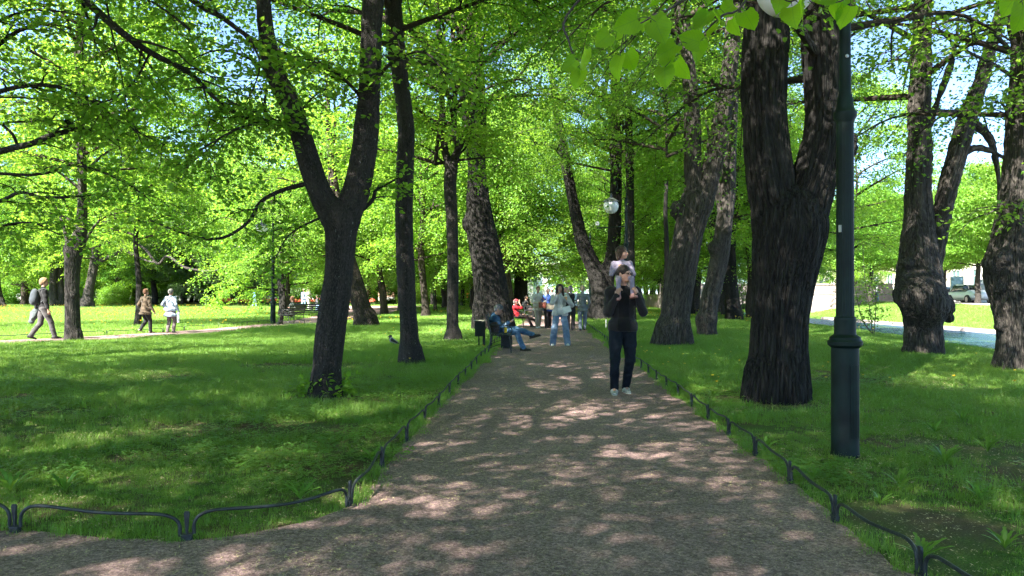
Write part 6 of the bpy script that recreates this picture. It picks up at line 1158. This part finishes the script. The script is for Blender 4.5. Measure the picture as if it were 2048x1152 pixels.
def facade(name, label, x0, y0, x1, y1, h, depth, wall, trim, roofc, rows, nwin, ww=1.3, z=0, glass=(.10, .16, .17)):
    """a building whose front runs from (x0,y0) to (x1,y1); depth goes to the left of that direction"""
    L = math.hypot(x1 - x0, y1 - y0); yaw = math.atan2(y1 - y0, x1 - x0); root = empty(name, (x0, y0, z), label, 'building', rz=yaw)
    MB().box((L / 2, depth / 2, h / 2), (L, depth, h)).build('wall', wall, root); MB().box((L / 2, depth / 2, h + .2), (L + .8, depth + .8, .4), 0, .06).box((L / 2, depth / 2, h - .35), (L + .3, depth + .3, .25), 0, .05).box((L / 2, depth / 2, .35), (L + .2, depth + .2, .7), 0, .04).build('cornice', trim, root)
    MB().prism([(-.3, h + .4), (L + .3, h + .4), (L - 2, h + 2.0), (2, h + 2.0)], .2, depth - .2).build('roof', roofc, root); gm = simple('window_glass' + str(glass), glass, .12, .15, spec=.8)
    fr = None
    for (zc, wh) in rows:
        for i in range(nwin):
            X = L * (i + .5) / nwin
            if fr is None or fr[0] != wh:
                m = MB(); m.box((0, -.03, wh / 2 + .06), (ww + .34, .09, .14)).box((0, -.03, -wh / 2 - .06), (ww + .34, .11, .12)); [m.box((s * (ww / 2 + .06), -.025, 0), (.12, .08, wh)) for s in (-1, 1)]; m.box((0, -.02, 0), (.06, .05, wh)).box((0, -.022, wh * .18), (ww, .05, .06)); f = m.build('window', trim, root); p = MB().box((0, -.004, 0), (ww, .03, wh)).build('pane', gm, f); fr = (wh, f.data, p.data)
            else:
                f = bpy.data.objects.new('window', fr[1]); COL.objects.link(f); f.parent = root; p = bpy.data.objects.new('pane', fr[2]); COL.objects.link(p); p.parent = f
            f.location = (X, 0, zc)
    return root
def build_objects():
    globe_mat()
    k = (curve[:, 1] < 36) & (curve[:, 0] > -8.2); lc = curve[k] + np.array([-.02, .0]); i0 = np.argmin(np.hypot(lc[:, 0] + 1.89, lc[:, 1] - 4.21)); t = np.concatenate([[0], np.cumsum(np.linalg.norm(np.diff(lc, axis=0), axis=1))]); st = t[i0] % 1.08
    hoop_fence(lc, 'low dark iron hoop fence rounding the corner of the left lawn', 1.08, st)
    k = (rcur[:, 1] < 34) & (rcur[:, 1] > 2.4); rc = rcur[k][::-1]; i0 = np.argmin(np.hypot(rc[:, 0] - 1.97, rc[:, 1] - 4.57)); t = np.concatenate([[0], np.cumsum(np.linalg.norm(np.diff(rc, axis=0), axis=1))]); hoop_fence(rc, 'low dark iron hoop fence along the right edge of the gravel path', .93, t[i0] % .93)
    ov = smooth_poly([(-30, 18.75), (-20, 20.55), (-15.45, 22.05), (-13.95, 23.75), (-12.5, 26.75), (-11.55, 31.9), (-11.35, 36), (-12.15, 45), (-14.15, 58)], 5); hoop_fence(ov, 'low hoop fence along the edge of the sunny oval lawn behind the left side path', 1.15, 0)
    lamp(2.86, 6.44, rad(137), 'large dark green lamp post in the right foreground, its globe just at the top edge', 4.2)
    lamp(*ppos(1252, 0, 26.1), rad(180), 'lamp post with white globe and camera bracket behind the man carrying the child', 4.45, True, False)
    lamp(*ppos(546, 0, 34), rad(178), 'lamp post with a white globe at the left beside the iron bench and oval lawn', 4.32, False, False)
    lamp(*ppos(435, 0, 82), rad(0), 'distant lamp post beyond the far side of the oval lawn', 4.45, False, False)
    lamp(*ppos(1142, 0, 80), rad(180), 'distant lamp post with a white globe at the far end of the path', 4.45, False, False)
    lamp(*ppos(1180, 0, 42), rad(180), 'lamp post partly hidden by leaves beside the grey haired woman in the grey jacket', 4.45, False, False)
    bench(-.27, 18.15, rad(90), 'near dark bench with the man in denim on it, left of the path', 1.6)
    bench(.22, 31.0, rad(90), 'farther bench with the man in the red cap on it, left of the path', 1.7)
    bench(.95, 43.0, rad(90), 'farthest bench on the left of the path, mostly hidden by the walkers', 1.7)
    bench(-9.85, 33.5, rad(-100), 'iron bench beside the left lamp post with a person in grey coat on it', 1.6)
    bench(-10.2, 38.0, rad(180), 'empty iron bench seen from behind, right of the left lamp post', 2.0); bench(-14.6, 57.0, rad(-80), 'distant bench by the tulip bed with two people on it', 2.2)
    # green box on posts and the slatted bin
    bx, by = ppos(960, 0, 19.0); r = empty('litter_box', (bx, by, 0), 'dark green box on two posts with a beige lid, left of the near bench', 'litter bin'); MB().box((0, 0, .50), (.25, .24, .38), 0, .01).build('box', PAINT, r); MB().box((-.01, 0, .705), (.30, .28, .018), 0, .004).box((.10, 0, .695), (.10, .30, .03), 0, .004).build('lid', simple('lid_beige', (.35, .33, .25), .7), r)
    MB().box((.10, -.02, .33), (.07, .05, .74), 0, .006).build('post', PAINT, r); MB().box((-.03, .05, .16), (.035, .035, .34), 0, .004).build('post', PAINT, r)
    bx, by = ppos(1013, 0, 18.95); r = empty('litter_bin', (bx, by, 0), 'square slatted dark litter bin on the gravel just behind the near bench', 'litter bin'); m = MB(); [m.box((-.12 + .03 * i, -.13, .19), (.016, .014, .34)) for i in range(9)]; [m.box((-.12 + .03 * i, .13, .19), (.016, .014, .34)) for i in range(9)]; [m.box((s * .135, -.11 + .03 * i, .19), (.014, .016, .34)) for i in range(8) for s in (-1, 1)]; m.build('slats', WOODG, r); MB().box((0, 0, .18), (.22, .22, .32), 0, .01).build('liner', simple('bin_liner', (.03, .035, .035), .6), r); MB().box((0, 0, .37), (.30, .29, .025), 0, .006).build('rim', IRON, r)
    # hooded crow
    cx, cy = G(785, 693); r = empty('hooded_crow', (cx, cy, 0), 'grey and black crow standing in the grass between the forked tree and the slim trunk', 'crow', rz=0); cg = simple('feather_grey', (.22, .23, .24), .7, .15, 40); cb = simple('feather_black', (.012, .012, .015), .5, .2, 40)
    S = SDF(); S.cap((-.02, 0, .17), (.10, 0, .11), .062, .045, .03, ((0, 1, 0), .85)); S.cap((-.03, 0, .19), (-.045, 0, .25), .040, .034, .03); V, Q = S.mesh(.008); mesh_np('body', V, Q, cg, r, True)
    S = SDF(); S.ell((-.05, 0, .272), (.042, .034, .034), .01); S.cap((-.085, 0, .268), (-.135, 0, .258), .013, .004, .01); S.cap((-.055, 0, .24), (-.055, 0, .16), .036, .03, .02); V, Q = S.mesh(.006); mesh_np('head', V, Q, cb, r, True)
    for sy in (-1, 1): S = SDF(); S.cap((-.01, sy * .045, .18), (.17, sy * .02, .07), .040, .014, .01, ((0, 1, 0), .45)); V, Q = S.mesh(.007); mesh_np('wing', V, Q, cb, r, True); MB().tube([(.03, sy * .025, .11), (.02, sy * .025, .05), (.015, sy * .025, .0), (-.03, sy * .03, .0)], .005, 5).build('leg', cb, r)
    S = SDF(); S.cap((.10, 0, .11), (.22, 0, .05), .03, .02, .01, ((0, 0, 1), .4)); V, Q = S.mesh(.007); mesh_np('tail', V, Q, cb, r, True)
    sx, sy = ppos(1212, 0, 28.5); m = MB().tube([(0, 0, 0), (.0, .0, .34)], .022, 8).lathe([(.024, .34), (.026, .36), (.02, .39), (.001, .40)], n=8).build('marker_stake', simple('stake_white', (.55, .55, .5), .7), None, True); m.location = (sx, sy, 0); tag(m, 'short white marker stake in the grass at the right edge of the path', 'stake')
    # across the canal
    white = simple('car_paint_white', (.80, .80, .80), .35, .04, spec=.4, coat=.2); dark = simple('car_paint_dark', (.02, .025, .035), .25, .1, coat=.6); blu = simple('car_paint_silver', (.30, .36, .42), .3, .1, coat=.6)
    car(*ppos(1940, 0, 55), .62, rad(-95), white, 'white car parked across the canal between the burly tree and the right edge trunk'); car(*ppos(1962, 0, 60), .62, rad(-95), dark, 'dark car parked behind the white car across the canal'); car(*ppos(1916, 0, 70), .62, rad(-90), blu, 'silver blue car parked left of the white car across the canal')
    car(*ppos(1762, 0, 76), .62, rad(-40), dark, 'dark car on the street left of the passers-by across the canal'); car(*ppos(1785, 0, 80), .62, rad(-20), blu, 'silver car on the street behind the passers-by across the canal'); car(*ppos(1808, 0, 84), .62, rad(-20), white, 'white car on the street just left of the burly tree across the canal')
    x, y = ppos(1975, 0, 58); r = empty('kiosk', (x, y, .6), 'small white utility cabinet right of the parked cars across the canal', 'cabinet'); MB().box((0, 0, .9), (1.7, .9, 1.8), rad(40), .03).build('cabinet_body', simple('cabinet', (.5, .55, .6), .5), r); MB().box((0, 0, 1.83), (1.85, 1.0, .07), rad(40), .02).build('cabinet_roof', simple('cabinet_roof', (.55, .57, .6), .5), r)
    x, y = ppos(1914, 0, 60); r = empty('poster_stand', (x, y, .6), 'framed poster stand on legs across the canal, just right of the burly tree', 'sign'); MB().box((0, 0, 1.55), (.95, .08, 1.2), rad(-35), .02).build('frame', simple('frame_pale', (.55, .58, .6), .4), r); MB().box((-.035, -.05, 1.55), (.8, .02, 1.05), rad(-35)).build('poster', simple('poster', (.25, .42, .55), .5, .7, 3), r); [MB().tube([(s * .35, -s * .24, 0), (s * .35, -s * .24, 1.0)], .04, 8).build('leg', IRON, r) for s in (-1, 1)]
    cream = simple('plaster_cream', (.50, .46, .38), .9, .08, 1); wtrim = simple('plaster_white', (.62, .61, .57), .85, .06, 2); rfg = simple('roof_grey', (.25, .27, .28), .6, .15, 1)
    facade('palace', 'long cream classical building with white cornice across the canal', 48, 128, 46, 48, 10.2, 14, cream, wtrim, rfg, [(2.2, 1.9), (6.6, 2.4)], 22, 1.35, .6).rotation_euler[2]
    facade('pavilion', 'pale building with tall bluish windows at the far end of the path', -2, 136, 22, 136, 6.5, 10, simple('plaster_pale', (.46, .5, .5), .8, .1, 1), wtrim, simple('roof_teal', (.25, .42, .46), .4, .15, 1), [(3.0, 3.8)], 9, 1.7, 0, (.2, .32, .36))
    facade('long_building', 'peach walled building glimpsed between trunks left of the path', -42, 140, -6, 140, 6.8, 9, simple('plaster_peach', (.60, .36, .24), .9, .12, 1), wtrim, rfg, [(3.2, 2.0)], 12, 1.2); facade('grey_building', 'pale grey building glimpsed behind the woodland at the left', -110, 142, -48, 142, 10, 12, simple('plaster_grey', (.45, .48, .50), .9, .1, 1), wtrim, rfg, [(3, 2), (7, 2)], 16, 1.3)
    # railing in front of the peach building
    r = empty('railing', (-42, 133, 0), 'white railing in front of the peach walled building', 'railing'); m = MB(); [m.box((i * .6, 0, .5), (.06, .06, 1.0)) for i in range(60)]; m.box((18, 0, 1.0), (36, .08, .08)).box((18, 0, .25), (36, .06, .06)).build('rails', wtrim, r)
    m = MB(); arch = [(24.0 - 8.6 * (1 - t) - 0 * t, 0) for t in (0, 1)]
    a = [(19.6 - 4.3 * math.cos(u), -1.45 + 1.9 * math.sin(u)) for u in np.linspace(0, math.pi, 15)]; m.prism([(13.0, -1.45)] + a + [(33.5, -1.45), (33.5, 1.25), (13.0, 1.25)], 66, 74); r = empty('stone_bridge', (0, 0, 0), 'low pinkish stone bridge over the far end of the canal', 'bridge'); stn = simple('bridge_stone', (.27, .22, .205), .85, .2, 2, bmp=.5, bscale=12); m.build('arch', stn, r)
    m = MB(); m.box((23.25, 66.1, 1.7), (20.5, .35, .86), 0, .03).box((23.25, 66.1, 2.17), (20.7, .5, .1), 0, .02).build('parapet', stn, r)
    nb = empty('notice_board', (*ppos(202, 0, 97), 0), 'black notice board standing behind the far lawn under the trees', 'notice board'); MB().box((0, 0, 1.5), (1.2, .08, 1.15), 0, .02).build('panel', simple('board_black', (.01, .01, .012), .5), nb); [MB().box((s * .5, 0, .5), (.08, .06, 1.0)).build('post', IRON, nb) for s in (-1, 1)]
    # tulips
    M_RED = simple('tulip_red', (.50, .10, .05), .6, .3, 40); ct = bpy.data.collections.new('tulip_sources'); q = MB(); rr = random.Random(9)
    for i in range(7):
        ax, ay, hh = rr.uniform(-.16, .16), rr.uniform(-.16, .16), rr.uniform(.34, .5); q.lathe([(.008, hh - .01), (.034, hh + .015), (.038, hh + .05), (.022, hh + .085)], (ax, ay, 0), 6)
    o = q.build('a_heads', M_RED, None, True); COL.objects.unlink(o); bm = bmesh.new(); bm.from_mesh(o.data); o.data.materials.append(LEAF_C); Vs, Qs, _ = tuft(88, 26, .18, .2, .34, .03, .5)
    vs = [bm.verts.new(tuple(v)) for v in Vs]
    for f in Qs: ff = bm.faces.new([vs[j] for j in f]); ff.material_index = 1
    bm.to_mesh(o.data); bm.free(); ct.objects.link(o)
    n = 520; X = rg.uniform(-33, -15.5, n); Yv = rg.uniform(82.6, 86.5, n); scatter('tulips', np.c_[X, Yv, np.zeros(n)], rg.uniform(0, 6.28, n), rg.uniform(1.0, 1.5, n), np.zeros(n), ct, label='bed of coral red tulips beyond the far end of the oval lawn', cat='flowers')
    tag(mesh_np('flower_bed', [(-33.5, 82.3, .02), (-15, 82.3, .02), (-15, 87, .02), (-33.5, 87, .02)], [(0, 1, 2, 3)], simple('bed_soil', (.05, .035, .025), .95)), kind='structure')
build_trees()
build_close_leaves()
build_people()
build_objects()
build_grass()
build_dandelions()
